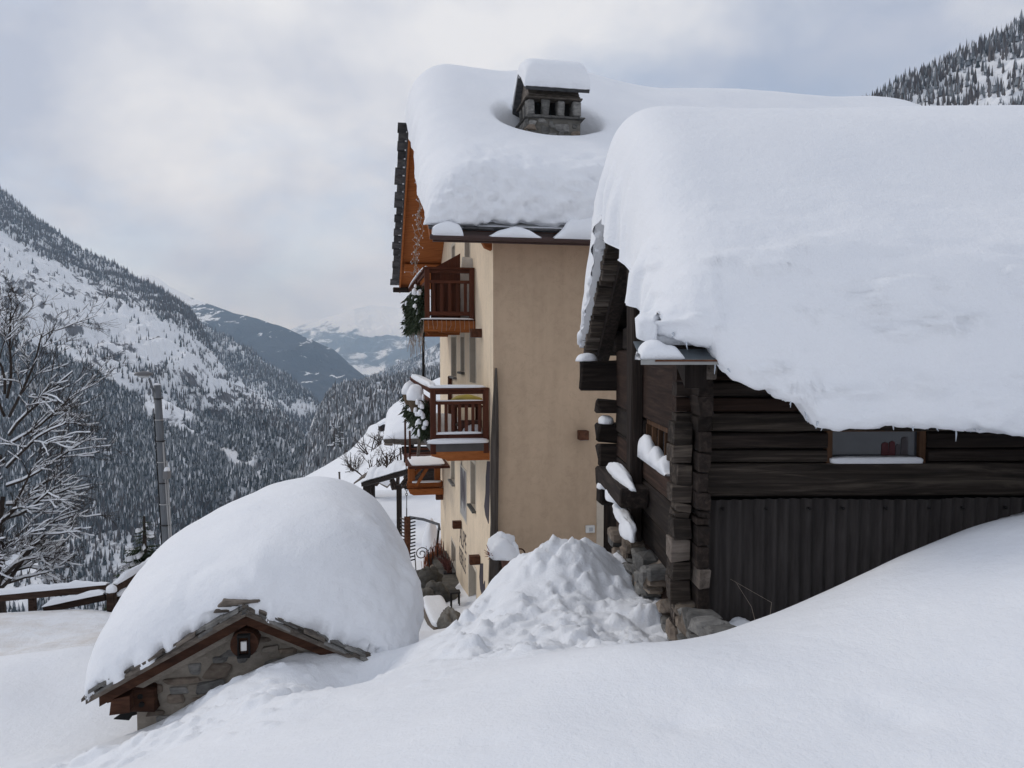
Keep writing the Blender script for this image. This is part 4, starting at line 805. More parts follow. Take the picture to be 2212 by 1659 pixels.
fir_mass('fir_garland', HF, (LO+0.3, 23.4), (1.22, 1.44), (zU(935, LO)-.1, zU(838, LO)-0.3), 2400, 'snow-flecked fir boughs hung along the lower balcony rail', 4, 44)
for i, (x, y, U, s) in enumerate(((944-46, 862, 17.3, 0.30), (885, 850, 19.5, 0.28))):
    v, z = HF.onU(x, y, U); pt = thing('flower_pot', HF(U, v, z-0.28), ('woven flower basket heaped with snow on the near end of the lower balcony', 'woven flower basket heaped with snow farther along the lower balcony')[i], 'flower pot')
    pts = [(0.10, -0.28), (0.16, -0.02), (0.17, 0.0)]
    vs, fs = tube_data([HF(U, v, z-0.28), HF(U, v, z-0.15), HF(U, v, z)], [0.10, 0.15, 0.18], 12); obj('pot', vs, fs, WICK, pt)
    pillow('snow', HF, HF(U, v, z-0.02), (s*0.75, s*0.72, s*1.05), SNOW, pt, 1.15, i+3, 0.10, 0.15, 16, 20)
# string lights: a bunch down the near verge, and a fringe under the upper balcony
def lights(name, path, spread, n, seed, label, drop=0.0):
    r = np.random.default_rng(seed); root = thing(name, path[-1], label, 'string lights'); ts = []; bv, bf = [], []
    path = [Vector(p) for p in path]
    for k in range(n):
        q = [p+Vector(r.normal(0, spread, 3)) for p in path]; full = []
        for a, b in zip(q[:-1], q[1:]):
            for s in range(14):
                full.append(a.lerp(b, s/14)+Vector(r.normal(0, 0.035, 3)))
        ts.append((full, 0.006))
        for p in full[::2]:
            e = p+Vector(r.normal(0, 0.05, 3)); ts.append(([p, e], 0.006)); v, f = tube_data([e, e+Vector((0, 0, -0.03))], 0.010, 4, len(bv)); bv += v; bf += f
    tubes('wire', ts, WIRE, root, 3, kind='stuff'); obj('bulbs', bv, bf, BULB, root, kind='stuff'); return root
lights('string_lights', [HF(17.4, VG-0.02, HF.onU(905, 385, 17.4)[1]), HF(18.4, VG-0.06, HF.onU(900, 500, 18.4)[1]), HF(19.0, VG-0.10, HF.onU(893, 600, 19.0)[1])], 0.05, 4, 6, 'bunched string of small lights hanging under the gable edge')
r = np.random.default_rng(12); root = thing('string_lights', HF(UO, 2.0, zU(716, UO)), 'fringe of fine string lights dangling from the upper balcony edge', 'string lights'); ts = []
for k in range(12):
    v = 1.42+1.2*k/11 ; p = HF(UO-0.05, v, zU(692, UO)); ts.append(([p, p+Vector((0.01, 0, -0.12)), p+Vector((r.normal(0, .02), 0, -0.2-0.1*r.random()))], 0.0055))
for k in range(46):
    u = r.uniform(UO, 24.5); p = HF(u, 1.40+r.uniform(-.05, .05), zU(700, UO)); ts.append(([p, p+Vector((r.normal(0, .03), 0, -0.3)), p+Vector((r.normal(0, .05), 0, -0.3-0.55*r.random()))], 0.005))
tubes('wire', ts, WIRE, root, 3, kind='stuff')
# ------------------------------------------------------------------ things fixed to the walls
def wall_lamp(c, F, label, s=0.11, onside=False):
    t = thing('wall_lamp', c, label, 'wall lamp', 'square wall lamps'); o = c
    if onside: bx = box('housing', F, (c[0], c[0]), (0, 0), (0, 0), BALZ, t) if False else None
    return t
def lampbox(F, u, v, z, label):
    t = thing('wall_lamp', F(sum(u)/2, sum(v)/2, z[0]), label, 'wall lamp', 'square wall lamps')
    box('housing', F, u, v, z, RUST, t, 0.008); m_ = ((u[0]+u[1])/2, (v[0]+v[1])/2); box('lens', F, (u[0]+.02, u[1]-.02), (v[0]+.02, v[1]-.02), (z[0]-0.006, z[0]-0.001), GLASSG, t, 0)
for (x, y, lb) in ((851, 1133, 'square brown wall lamp above the painted lettering'),): pass
def facU(x, y): return HF.onV(x, y, 2.66)
for (x, y, lb) in (((1300+980/1.952)/1.736, (900+682/1.952)/1.736, 'square brown wall lamp just below the upper balcony beam'), ((1300+860/2.011)/1.736, (1700+536/2.011)/1.736, 'square brown wall lamp between the mural panel and the painted name'), ((1300+998/2.011)/1.736, (1700+800/2.011)/1.736, 'square brown wall lamp above the ground-floor door'), ((1300+722/2.011)/1.736, (1700+325/2.011)/1.736, 'square brown wall lamp at the far corner of the facade')):
    u, z = facU(x, y); lampbox(HF, (u-0.1, u+0.1), (2.43, 2.678), (z-0.1, z+0.1), lb)
v, z = HF.onU((1300+1730/1.952)/1.736, (900+1428/1.952)/1.736, 15.9); lampbox(HF, (15.78, 15.998), (v-0.10, v+0.10), (z-0.1, z+0.1), 'square brown wall lamp alone on the wide tan side wall')
v, z = HF.onU((1300+1835/2.011)/1.736, (1700+570/2.011)/1.736, 15.97)
sw = thing('switch_box', HF(15.98, v, z-0.08), 'small cream switch box beside the alley doorway', 'switch box'); box('case', HF, (15.93, 15.998), (v-0.1, v+0.1), (z-0.08, z+0.08), WHITE, sw, 0.01); box('button', HF, (15.915, 15.929), (v-0.03, v+0.05), (z-0.04, z+0.04), GLASSG, sw, 0.004)
# painted decoration of the facade: lettering, framed picture, dark tree shapes near the corner
def text_on_facade(s, x0, x1, y0, y1, m, nm):
    uA = HF.onV(x0, (y0+y1)/2, 2.68)[0]; uB = HF.onV(x1, (y0+y1)/2, 2.68)[0]; xm = (x0+x1)/2; zt = HF.onV(xm, y0, 2.68)[1]; zb = HF.onV(xm, y1, 2.68)[1]
    c = bpy.data.curves.new('t', 'FONT'); c.body = s; c.size = 1; to = bpy.data.objects.new('t', c); me = bpy.data.meshes.new_from_object(to); v = np.array([q.co[:] for q in me.vertices]); fs = [list(p.vertices) for p in me.polygons]
    bpy.data.objects.remove(to); v = (v-v.min(0))/(np.ptp(v, axis=0)+1e-9); w_ = HF.np(uA+(uB-uA)*v[:, 0], np.full(len(v), 2.674), zb+(zt-zb)*v[:, 1])
    return obj(nm, w_, fs, m, house)
X6 = lambda a: (1300+a/2.011)/1.736
Y6 = lambda a: (1700+a/2.011)/1.736
text_on_facade('ALPE', X6(853), X6(903), Y6(575), Y6(715), MURALB, 'painted_lettering'); text_on_facade('REBELLE', X6(851), X6(900), Y6(745), Y6(860), MURALB, 'painted_lettering')
h = hole(X6(858), X6(905), Y6(120), Y6(480)); 
box('painted_panel', HF, (h[0], h[1]), (2.673, 2.679), (h[2], h[3]), MURALG, house, 0)
for (a, b, c, d) in ((h[0]-.06, h[0], h[2]-.06, h[3]+.06), (h[1], h[1]+.06, h[2]-.06, h[3]+.06), (h[0], h[1], h[2]-.06, h[2]), (h[0], h[1], h[3], h[3]+.06)): box('panel_border', HF, (a, b), (2.67, 2.679), (c, d), TRIM, house, 0)
r = np.random.default_rng(77)
for k in range(5):
    u = h[0]+(h[1]-h[0])*(0.15+0.17*k); zz0 = h[2]+0.1+r.random()*0.3; prism('painted_figure', HF, [(u, zz0), (u+0.12, zz0+0.1), (u+0.16, zz0+0.7+r.random()*0.5), (u+0.04, zz0+0.9+r.random()*0.6), (u-0.05, zz0+0.4)], 'v', 2.670, 2.6725, MURALD, house)
pts = [HF.onV(x, y, 2.68) for (x, y) in ((X6(1062), Y6(60)), (X6(1052), Y6(180)), (X6(1050), Y6(300)), (X6(1040), Y6(400)), (X6(1050), Y6(470)), (X6(1072), Y6(530)), (X6(1080), Y6(300)), (X6(1082), Y6(60)))]
prism('painted_tree', HF, pts, 'v', 2.668, 2.679, MURALD, house)
pts = [HF.onV(x, y, 2.68) for (x, y) in ((X6(1010), Y6(830)), (X6(1003), Y6(930)), (X6(1010), Y6(1020)), (X6(1028), Y6(1090)), (X6(1045), Y6(1095)), (X6(1044), Y6(960)), (X6(1030), Y6(1000)), (X6(1030), Y6(830)))]
prism('painted_tree', HF, pts, 'v', 2.668, 2.679, MURALD, house)
# split tree trunk standing against the corner
V_, F_ = [], []
prof = [(795, 1071, 1073), (860, 1066, 1076), (960, 1061, 1077), (1060, 1060, 1076), (1130, 1061, 1075), (1200, 1058, 1077), (1300, 1055, 1079)]
for (y, xa, xb) in prof:
    a = HF.onU(xa, y, 15.9); b = HF.onU(xb, y, 15.9)
    for (u, v) in ((15.86, a[0]), (15.82, (a[0]+b[0])/2), (15.86, b[0]), (15.99, b[0]), (15.99, a[0])): V_.append(HF(u, v, a[1]))
n = 5
for i in range(len(prof)-1):
    for k in range(n): F_.append([i*n+k, i*n+(k+1) % n, (i+1)*n+(k+1) % n, (i+1)*n+k])
F_ += [list(range(n)), list(range((len(prof)-1)*n, len(prof)*n))]
tt_ = obj('trunk_slab', V_, F_, GREYZ, None, label='tall split grey tree trunk standing against the house corner', cat='trunk')
# ================================================================== dark timber barn
barn = thing('timber_barn', BF(6.2, 1.6, -2.6), 'old dark log barn with corrugated lower wall under a huge smooth snow roof', 'barn')
BW, BFW, BS = 6.2, 10.1, 1.60           # near wall, far wall, side wall
BE0, BE1, BR, BV = 5.65, 10.75, 8.2, 1.26
BEZ, BSL = 0.02, 0.57
def broof(u): return BEZ+BSL*(u-BE0) if u < BR else BEZ+BSL*(BE1-u)
zB = lambda y, U=BW: BF.onU(1600, y, U)[1]
vB = lambda x, U=BW: BF.onU(x, 900, U)[0]
VR = 9.5                                 # right end of the barn
ws0, ws1 = vB(1797), vB(1993); wz0, wz1 = zB(998), zB(931)
rows = [1075, 1000, 970.6, 934, 890.5, 857.7, 824, 790, 757, 725]; mats = [MIDX, MIDX, DARKX, MIDX, REDX, DARKX, REDX, DARKX, DARKX]
rng_ = np.random.default_rng(5)
def logwall(name, v0, v1, za, zb_, m, k, u0=BW, u1=BW+0.16):
    """hewn log: long box whose front is slightly waved"""
    n = max(4, int((v1-v0)/0.22)); prof = []; vs = []; fs = []
    for i in range(n+1):
        v = v0+(v1-v0)*i/n; w_ = 0.012*vn(np.array([v*1.7+k*3.3]), np.array([k*1.1]))[0]; e = 0.010*vn(np.array([v*2.3]), np.array([k*2.7+5]))[0]
        lo_, hi_ = za+0.006+e*0.5, zb_-0.008+e*0.3
        for (u, z) in ((u0+0.013+w_, lo_), (u0+w_, lo_+0.013), (u0-0.004+w_, (lo_+hi_)/2), (u0+w_, hi_-0.010), (u0+0.011+w_, hi_), (u1, hi_), (u1, lo_)): vs.append(BF(u, v, z))
    for i in range(n):
        for q in range(7): fs.append([i*7+q, i*7+(q+1) % 7, (i+1)*7+(q+1) % 7, (i+1)*7+q])
    fs += [list(range(7))[::-1], list(range(n*7, n*7+7))]
    return obj(name, vs, fs, m, barn, smooth=False)
for k in range(len(rows)-1):
    za, zb_ = zB(rows[k]), zB(rows[k+1]); m = mats[k]
    if wz0-0.02 < (za+zb_)/2 < wz1+0.02:
        logwall('log', 1.47, ws0-0.03, za, zb_, m, k); logwall('log', ws1+0.05, VR, za, zb_, DARKX, k+20)
    else: logwall('log', 1.47, VR, za, zb_, m, k)
box('wall_backing', BF, (BW+0.165, BW+0.25), (1.75, VR-0.1), (-3.0, 0.3), BLACK, barn, 0)
wn = box('window', BF, (BW+0.02, BW+0.09), (ws0-0.03, ws0+0.02), (wz0-0.02, wz1+0.03), FRAMEW, barn, 0.004)
box('frame', BF, (BW+0.02, BW+0.09), (ws1-0.01, ws1+0.045), (wz0-0.02, wz1+0.03), FRAMEW, wn, 0.004); box('frame', BF, (BW+0.02, BW+0.09), (ws0+0.02, ws1-0.01), (wz1-0.01, wz1+0.025), FRAMEW, wn, 0.004)
box('pane', BF, (BW+0.06, BW+0.068), (ws0+0.021, ws1-0.011), (wz0-0.02, wz1-0.011), PANE, wn, 0)
for (a_, b_, c_, m_) in ((0.44, 0.50, 0.145, REDC), (0.503, 0.555, 0.155, REDC), (0.558, 0.60, 0.13, PINKC), (0.603, 0.66, 0.19, PINKC)): prism('curtain', BF, [(ws0+a_, wz0+0.03), (ws0+b_, wz0+0.03), (ws0+b_-0.004, wz0+c_), (ws0+(a_+b_)/2, wz0+c_+0.008), (ws0+a_+0.003, wz0+c_-0.006)], 'u', BW+0.053, BW+0.059, m_, wn)
snowbit(BF, BF(BW+0.015, (ws0+ws1)/2, wz0-0.012), (0.05, (ws1-ws0)/2+0.0, 0.05), 'thin even strip of snow on the sill of the barn window', 5, e=0.35, flat=0.1, rough=0.03)
# corrugated sheets
sj = [vB(1529), vB(1786), vB(2042), vB(2042)+0.95, vB(2042)+1.9, vB(2042)+2.85, VR]
for k in range(len(sj)-1):
    a, b = sj[k]-0.02, sj[k+1]+0.02; n = int((b-a)/0.0079); vs = []
    for i in range(n+1):
        v = a+(b-a)*i/n; u = BW-0.075-0.006*(k % 2)+0.016*math.sin(2*math.pi*v/0.095)
        zt_ = zB(1075)+0.006*math.sin(v*3+k); vs += [BF(u, v, zt_), BF(u, v, -3.3), BF(u+0.004, v, zt_), BF(u+0.004, v, -3.3)]
    fs = []
    for i in range(n): fs += [[4*i, 4*i+1, 4*i+5, 4*i+4], [4*i+2, 4*i+6, 4*i+7, 4*i+3], [4*i, 4*i+4, 4*i+6, 4*i+2]]
    sh = obj('corrugated_sheet', vs, fs, FIBRE, barn, smooth=True)
    for q in range(3):
        v = a+0.12+q*0.35; tube('nail', [BF(BW-0.11, v, zB(1075)-0.07), BF(BW-0.085, v, zB(1075)-0.07)], 0.012, IRON, sh, 7)
# corner: stub ends of the near-wall logs, end grain of the side-wall logs
yy = [745, 790, 836, 880, 912, 960, 1000, 1045, 1085, 1103, 1118, 1162, 1210, 1250, 1300, 1345, 1390]
for k in range(len(yy)-1):
    za, zb_ = zB(yy[k+1], 6.15), zB(yy[k], 6.15); j = rng_.uniform(-0.015, 0.015); g = GREYX if k in (11,) else (REDX if k < 4 else MIDX)
    if yy[k] > 880 or k < 0: box('log_end', BF, (6.10+j, 6.30), (1.43+rng_.uniform(-.015, .02), 1.575), (za+0.004, zb_-0.003), g, barn, 0.005, 0.006, k)
for k in range(len(yy)-1):
    za, zb_ = zB(yy[k+1]+18, 6.0), zB(yy[k]+18, 6.0); j = rng_.uniform(-0.03, 0.03)
    box('log_end', BF, (5.97+j, 6.6), (1.59+rng_.uniform(-.01, .01), 1.69+rng_.uniform(-.012, .012)), (za+0.004, zb_-0.003), GREYY if k in (12,) else DARKY, barn, 0.005, 0.007, k+50)
# side wall towards the valley: hewn logs, barred window, standing posts
sw0 = BF.onV(1448, 930, BS); sw1 = BF.onV(1391, 906, BS); SU0, SU1 = sw0[0], sw1[0]; SZ1 = BF.onV(1420, 918, BS)[1]; SZ0 = BF.onV(1440, 1005, BS)[1]
zl = [-2.75, -2.42, -2.06, -1.72, -1.40, -1.12, SZ0, SZ1, 0.0, 0.28, 0.56, 0.84, 1.12]
for k in range(len(zl)-1):
    za, zb_ = zl[k], zl[k+1]; m = (DARKY, REDY, DARKY)[k % 3]; gable = (lambda z: max(0, (z-0.02)/BSL))
    inset = gable(zb_)*0.9 if zb_ > 0.1 else 0; a, b = 6.3+inset, BFW-inset
    if k == 6:
        box('log', BF, (a, SU0), (BS, BS+0.14), (za+0.004, zb_-0.004), m, barn, 0.02, 0.006, k); box('log', BF, (SU1, b), (BS, BS+0.14), (za+0.004, zb_-0.004), m, barn, 0.02, 0.006, k+9)
    elif b > a+0.3: box('log', BF, (a, b), (BS+rng_.uniform(-.012, .012), BS+0.14), (za+0.004, zb_-0.004), m, barn, 0.02, 0.006, k)
w2 = box('window', BF, (SU0, SU1), (BS+0.03, BS+0.07), (SZ1-0.05, SZ1+0.02), FRAMEW, barn, 0.004)
for k in range(5):
    u = SU0+0.03+(SU1-SU0-0.06)*k/4; box('mullion', BF, (u-0.02, u+0.02), (BS+0.02, BS+0.07), (SZ0, SZ1-0.051), FRAMEW, w2, 0.004)
box('pane', BF, (SU0, SU1), (BS+0.075, BS+0.085), (SZ0, SZ1), PANEB, w2, 0)
wv_ = SU1-SU0; snow_profile(BF, [SU0+wv_*t_ for t_ in (-.04, .1, .25, .45, .6, .8, 1.0)], [.02, .16, .10, .20, .13, .26, .22], BS-0.07, BS+0.06, SZ0-0.07, 'snow piled in waves on the sill of the barred window in the barn side', 8, 'u')
# tall post and sills of the side
pu0 = BF.onV(1391, 1000, 1.45)[0]; pu1 = pu0+0.32
pu0 = 8.25; box('post', BF, (pu0, pu0+0.22), (1.455, BS-0.005), (-2.7, broof(8)-0.3), DARKZ, barn, 0.015, 0.01, 3)
zz1 = BF.onV(1345, 1042, 1.40)[1]
box('sill_beam', BF, (7.9, 9.6), (1.30, BS-0.006), (zz1-0.2, zz1), DARKY, barn, 0.02, 0.012, 7)
snowbit(BF, BF(8.7, 1.42, zz1), (0.8, 0.09, 0.13), 'wedge of snow on the protruding sill beam of the barn side', 9, e=1.1, flat=0.1, rough=0.12)
# far corner log ends
ye = [(778, 846, 0.42), (862, 893, 0.22), (912, 955, 0.20), (957, 1005, 0.20), (1008, 1050, 0.18), (1052, 1090, 0.17)]
for i, (ya, yb, ln) in enumerate(ye):
    z1 = BF.onU(1310, ya, 10.2)[1]; z0 = BF.onU(1310, yb, 10.2)[1]
    box('log_end', BF, (10.05, 10.35), (BS-ln-0.05, BS+0.2), (z0+0.01, z1-0.01), DARKX, barn, 0.03, 0.015, i+90)
for i, (y, w_, lb) in enumerate(((778, .14, 'small cap of snow on the topmost far log end of the barn'), (912, .10, 'little snow strip on a middle far log end of the barn'), (1052, .12, 'snow wedge on the lowest far log end of the barn'))):
    z1 = BF.onU(1310, y, 10.2)[1]; snowbit(BF, BF(10.2, BS-(0.38, 0.12, 0.12)[i], z1-0.015), (0.14, w_, 0.10), lb, i+20, e=0.9, flat=0.1)
box('far_wall', BF, (BFW, BFW+0.15), (BS+0.15, VR), (-3, 0.2), DARKX, barn, 0); box('end_wall', BF, (6.4, 10.1), (VR-0.15, VR), (-3, 0.2), DARKY, barn, 0)
# roof structure
def bslab(name, u0, u1, zo, th, m, v0, v1): return prism(name, BF, [(u0, broof(u0)+zo), (u1, broof(u1)+zo), (u1, broof(u1)+zo+th), (u0, broof(u0)+zo+th)], 'v', v0, v1, m, barn)
br1 = bslab('roof', BE0, BR, -0.10, 0.10, DARKX, BV, VR+0.5); br2 = bslab('roof', BR+.001, BE1, -0.10, 0.10, DARKX, BV, VR+0.5)
for (u0, u1, rp) in ((BE0, BR, br1), (BR, BE1, br2)):
    prism('verge_rafter', BF, [(u0, broof(u0)-0.30), (u1, broof(u1)-0.30), (u1, broof(u1)-0.102), (u0, broof(u0)-0.102)], 'v', BV+0.14, BV+0.30, DARKZ, barn)
for k in range(26):                      # lath ends and slates stepping down the far verge
    u = BR+0.06+(BE1-BR-0.1)*k/26; z = broof(u)
    box('lath_end', BF, (u, u+0.075), (BV-0.02+rng_.uniform(-.02, .02), BV+0.15), (z-0.20, z-0.095), GREYX if rng_.random() < 0.35 else MIDX, br2, 0.008, 0.006, k)
for k in range(12):
    ua = BR+0.02+(BE1-BR)*k/12; ub = ua+(BE1-BR)/12*1.1
    prism('slate', BF, [(ua, broof(ua)+0.003), (ub, broof(ub)+0.03), (ub, broof(ub)+0.055), (ua, broof(ua)+0.03)], 'v', BV-0.06+rng_.uniform(-.02, .02), BV+0.3, SLATE, br2)
for u in (BW+0.05, BR, BFW): box('purlin', BF, (u-0.11, u+0.11), (BV+0.30, BS+0.3), (broof(u)-0.42, broof(u)-0.15), DARKX, barn, 0.02)
for k in range(7): box('rafter_end', BF, (BE0+0.02, BW), (2.05+k*1.05, 2.2+k*1.05), (-0.21, -0.085), REDY, barn, 0.01)
box('rafter_end', BF, (BE0+0.06, BW), (1.53, 1.66), (-0.22, -0.085), GREYY, barn, 0.01, 0.005, 4)
# sheet-metal flashing and gutter edge at the near corner
g0 = BF.onU(1383, 770, 5.50); g1 = BF.onU(1545, 770, 5.5)
z_lo = BF.onU(1460, 781, 5.5)[1]; z_hi = BF.onU(1460, 739, 5.7)[1]
fl = prism('flashing', BF, [(5.48, z_lo+0.01), (5.78, z_hi), (5.78, z_hi+0.006), (5.48, z_lo+0.016)], 'v', g0[0], g1[0]+0.5, ZINC, barn)
box('edge_strip', BF, (5.465, 5.479), (g0[0], g1[0]+0.5), (z_lo-0.022, z_lo+0.016), ALU, fl, 0); box('edge_strip', BF, (5.455, 5.464), (g0[0]+0.1, g1[0]+0.1), (z_lo+0.0, z_lo+0.014), RUST, fl, 0)
wv_ = BF.onU(1482, 770, 5.5)[0]-g0[0]; snow_profile(BF, [g0[0]+wv_*t_ for t_ in (0, .06, .2, .4, .6, .8, .93, 1)], [.05, .10, .14, .15, .115, .10, .05, 0], 5.47, 5.72, z_lo+0.012, 'smooth white snow wedge resting on the grey metal flashing', 31)
# ------------------------------------------------------------------ the great snow blanket of the barn roof
XV = lambda x, U=5.4: BF.onU(x, 850, U)[0]
lipx = [XV(x) for x in (1380, 1440, 1500, 1545, 1565, 1600, 1650, 1700, 1730, 1752, 1790, 1900, 2050, 2212)]
lipz = [BF.onU(1600, y, 5.4)[1] for y in (690, 722, 735, 745, 792, 815, 832, 850, 880, 917, 925, 922, 928, 926)]
def bo(v):
    zf = float(np.interp(v, lipx, lipz)); ov = float(np.interp(v, [1.1, 1.4, 2.1, 3], [5.62, 5.45, 5.30, 5.26])); zs = min(zf+0.15, 0.05)
    a = 0.05*math.sin(v*1.1)+0.04*math.sin(v*2.3+1); w_ = 0.03*math.sin(v*0.8+2.6)
    return [(ov+0.22, zf+0.03), (ov+0.04, zf), (ov-0.05, zf+0.14), (ov-0.02, max(zf+0.3, 0.22)+0.02), (ov+0.18+a*0.4, 0.70), (6.15, 1.25+a*0.4), (7.0, 2.0+w_*0.5), (7.8, 2.45+w_), (8.45, 2.60+w_), (9.2, 2.42), (10.1, 1.75), (10.8, 0.9), (10.75, 0.03)]
def bi(v):
    zf = float(np.interp(v, lipx, lipz)); ov = float(np.interp(v, [1.1, 1.4, 2.1, 3], [5.62, 5.45, 5.30, 5.26]))
    return [(ov+0.22, zf+0.03), (ov+0.2, zf+0.04), (max(ov+0.2, 5.5), max(zf+0.1, 0.0)), (5.66, 0.035), (5.9, 0.17), (6.3, 0.40), (7.0, 0.80), (7.7, 1.20), (8.2, 1.48), (9.0, 1.02), (9.9, 0.50), (10.6, 0.11), (10.75, 0.03)]
def bmod(UZ, IN, VV, TT, E):
    wl = worley(TT*34, 0*TT+0.5, 0.5, 12); lump = 0.13*sst(0.75, 0.15, wl)*sst(0.01, 0.05, TT)*sst(0.75, 0.5, TT)+0.04*fbm(TT*40, 0*TT, 0, 3, 9)
    VV = VV-lump*sst(0.62, 0.1, E)*sst(3, 1.6, VV); return UZ, VV
def bdisp(W, u, v, z, t, E):
    fr = sst(6.6, 5.7, u); lipn = sst(0.10, 0.0, t)
    a = 0.03*fbm(W[..., 0]*0.7, W[..., 1]*0.7, W[..., 2]*0.7, 3, 15)+fr*(0.035*fbm(W[..., 0]*2.2, W[..., 1]*2.2, W[..., 2]*6.5, 5, 16)+0.05*sst(0.05, 0.25, fbm(W[..., 0]*1.1, W[..., 1]*1.1, W[..., 2]*4.5, 4, 19))*sst(1.0, 0.4, z))
    pk = sst(0.62, 0.8, fbm(W[..., 0]*2.2, W[..., 1]*2.2, W[..., 2]*5.5, 3, 17)*0.5+0.5)*fr*sst(2.0, 2.8, v)*sst(0.5, 0.2, np.abs(z-0.25)*0.8)
    return a-pk*0.07+lipn*0.03*fbm(W[..., 0]*14, W[..., 1]*14, W[..., 2]*14, 3, 18)
snow_loft('snow_blanket', BF, BV-0.08, VR+0.7, bo, bi, 0.65, 1.5, 240, 300, bdisp, 'enormous smooth snow blanket overhanging the eave of the dark log barn', 2.9, mod=bmod)
# narrow line of snow caught on the far verge
pts = []; rad = []
for k in range(70):
    u = BR+0.1+(BE1-BR-0.1)*k/69; pts.append(BF(u, BV-0.075+0.03*float(fbm(np.array([k*0.31]), np.array([8.1]), 0, 2, 16)[0]), broof(u)+0.07)); rad.append(0.030+0.045*max(0, float(fbm(np.array([k*0.23]), np.array([3.1]), 0, 3, 6)[0]))*2.2)
tube('snow_line', pts, rad, SNOW, None, 8, label='beaded line of snow along the far edge of the barn roof', cat='snow')
# ice fringe and icicles along the lip
r = np.random.default_rng(21); ts = []
ic = thing('icicle_fringe', BF(5.5, 1.7, -0.3), 'ragged fringe of small icicles under the overhanging barn snow', 'icicles')
for k in range(90):
    v = r.uniform(1.25, 2.35) if k < 64 else r.uniform(2.3, 4.2); zf = float(np.interp(v, lipx, lipz)); ov = float(np.interp(v, [1.1, 1.4, 2.1, 3], [5.62, 5.45, 5.30, 5.26])); ln = r.uniform(0.02, 0.06)*(1+1.2*(r.random() < .12))
    p = BF(ov+r.uniform(0.0, 0.2), v, zf+0.03); ts.append(([p, p+Vector((r.normal(0, .008), 0, -ln*0.6)), p+Vector((r.normal(0, .012), 0, -ln))], [0.010, 0.006, 0.002]))
for q, (p_, rd) in enumerate(ts): tube('icicle', p_, rd, ICE, ic, 5)
# stone footing of the barn
foot = thing('stone_footing', BF(8, 1.4, -2.9), 'rough stone footing below the side of the log barn, dusted with snow', 'stone wall')
def footing(px, py, V, n, su, sz, seed, par):
    r = np.random.default_rng(seed)
    for k in range(n):
        i = r.random(); j = r.random()
        x = px[0]+(px[1]-px[0])*i; y = np.interp(x, px, py[0])+(np.interp(x, px, py[1])-np.interp(x, px, py[0]))*j; u, z = BF.onV(x, y, V)
        stone_mesh('stone', BF, BF(u, V+0.1+r.uniform(-.03, .03), z), (r.uniform(*su), 0.22, r.uniform(*sz)), STONE if r.random() < .6 else STONEB, par, int(r.integers(1e6)), 0.10)
footing((1312, 1395), ((1110, 1235), (1250, 1262)), 1.42, 46, (0.16, 0.42), (0.07, 0.16), 4, foot)
footing((1415, 1530), ((1270, 1360), (1400, 1420)), 1.46, 44, (0.12, 0.34), (0.06, 0.13), 6, foot)
for i, (x, y, V, hf, lb) in enumerate(((1340, 1110, 1.40, (0.5, 0.07, 0.10), 'snow step on the stone footing behind the barn post'), (1325, 1068, 1.36, (0.3, 0.10, 0.10), 'snow wedge on the far end of the barn footing'), (1352, 1140, 1.38, (0.30, 0.07, 0.16), 'snow patch on the stones of the far barn footing'))):
    u, z = BF.onV(x, y, V); snowbit(BF, BF(u, V+0.02, z-hf[2]*0.5), hf, lb, 60+i, e=0.8, flat=0.2, rough=0.13, lump=1.6)
cv_, cz_ = BF.onU(1530, 1360, 6.0); sl = stone_mesh('corner_stone', BF, BF(6.02, cv_+0.0, cz_-0.06), (0.5, 0.46, 0.16), STONE, None, 3, 0.06, label='flat dark footing slab under the near barn corner', cat='stone')
snowbit(BF, BF(5.98, cv_-0.05, cz_+0.0), (0.16, 0.17, 0.13), 'rounded snow lump on the footing slab at the barn corner', 71, e=0.9, flat=0.1, rough=0.12); snowbit(BF, BF(5.95, cv_+0.24, cz_-0.02), (0.12, 0.14, 0.10), 'snow lump at the foot of the first corrugated sheet', 72, e=0.9, flat=0.1, rough=0.12)
# ================================================================== small stone hut, half buried
HW = 2.836; HS = 0.511
def hutz(v): return HUTZ+HS*min(v, HW-v)
hut = thing('stone_hut', UF(0.4, HW/2, -3.9), 'low stone hut with brown gable beams buried under a dome of snow', 'hut')
gw = prism('gable_wall', UF, [(0.36, -4.9), (HW-0.36, -4.9), (HW-0.36, hutz(0.36)-0.10), (HW/2, hutz(HW/2)-0.10), (0.36, hutz(0.36)-0.10)], 'u', 0.30, 0.55, MORTAR, hut)
for v0 in (0.36, HW-0.6): box('side_wall', UF, (0.56, 3.7), (v0, v0+0.24), (-4.9, HUTZ+0.1), MORTAR, hut, 0)
box('back_wall', UF, (3.5, 3.7), (0.61, HW-0.61), (-4.9, HUTZ+0.5), MORTAR, hut, 0)
r = np.random.default_rng(15); placed = []
tries = 0
while len(placed) < 85 and tries < 4000:
    tries += 1
    v = r.uniform(0.42, HW-0.45); z = r.uniform(-4.25, -2.75); w_, h_ = r.uniform(0.10, 0.34), r.uniform(0.05, 0.12)
    if z+h_/2 > hutz(v)-0.20 or z+h_/2 > hutz(v+w_/2)-0.2 or z+h_/2 > hutz(v-w_/2)-0.2: continue
    if any(abs(v-a) < (w_+c)/2*0.98 and abs(z-b) < (h_+d)/2*0.98 for a, b, c, d in placed): continue
    placed.append((v, z, w_, h_)); stone_mesh('stone', UF, UF(0.305+r.uniform(-0.012, 0.018), v, z), (0.07, w_, h_), (STONEB, STONE, MORTAR)[int(r.choice(3, p=(.4, .33, .27)))], gw, int(r.integers(1e6)), 0.13)
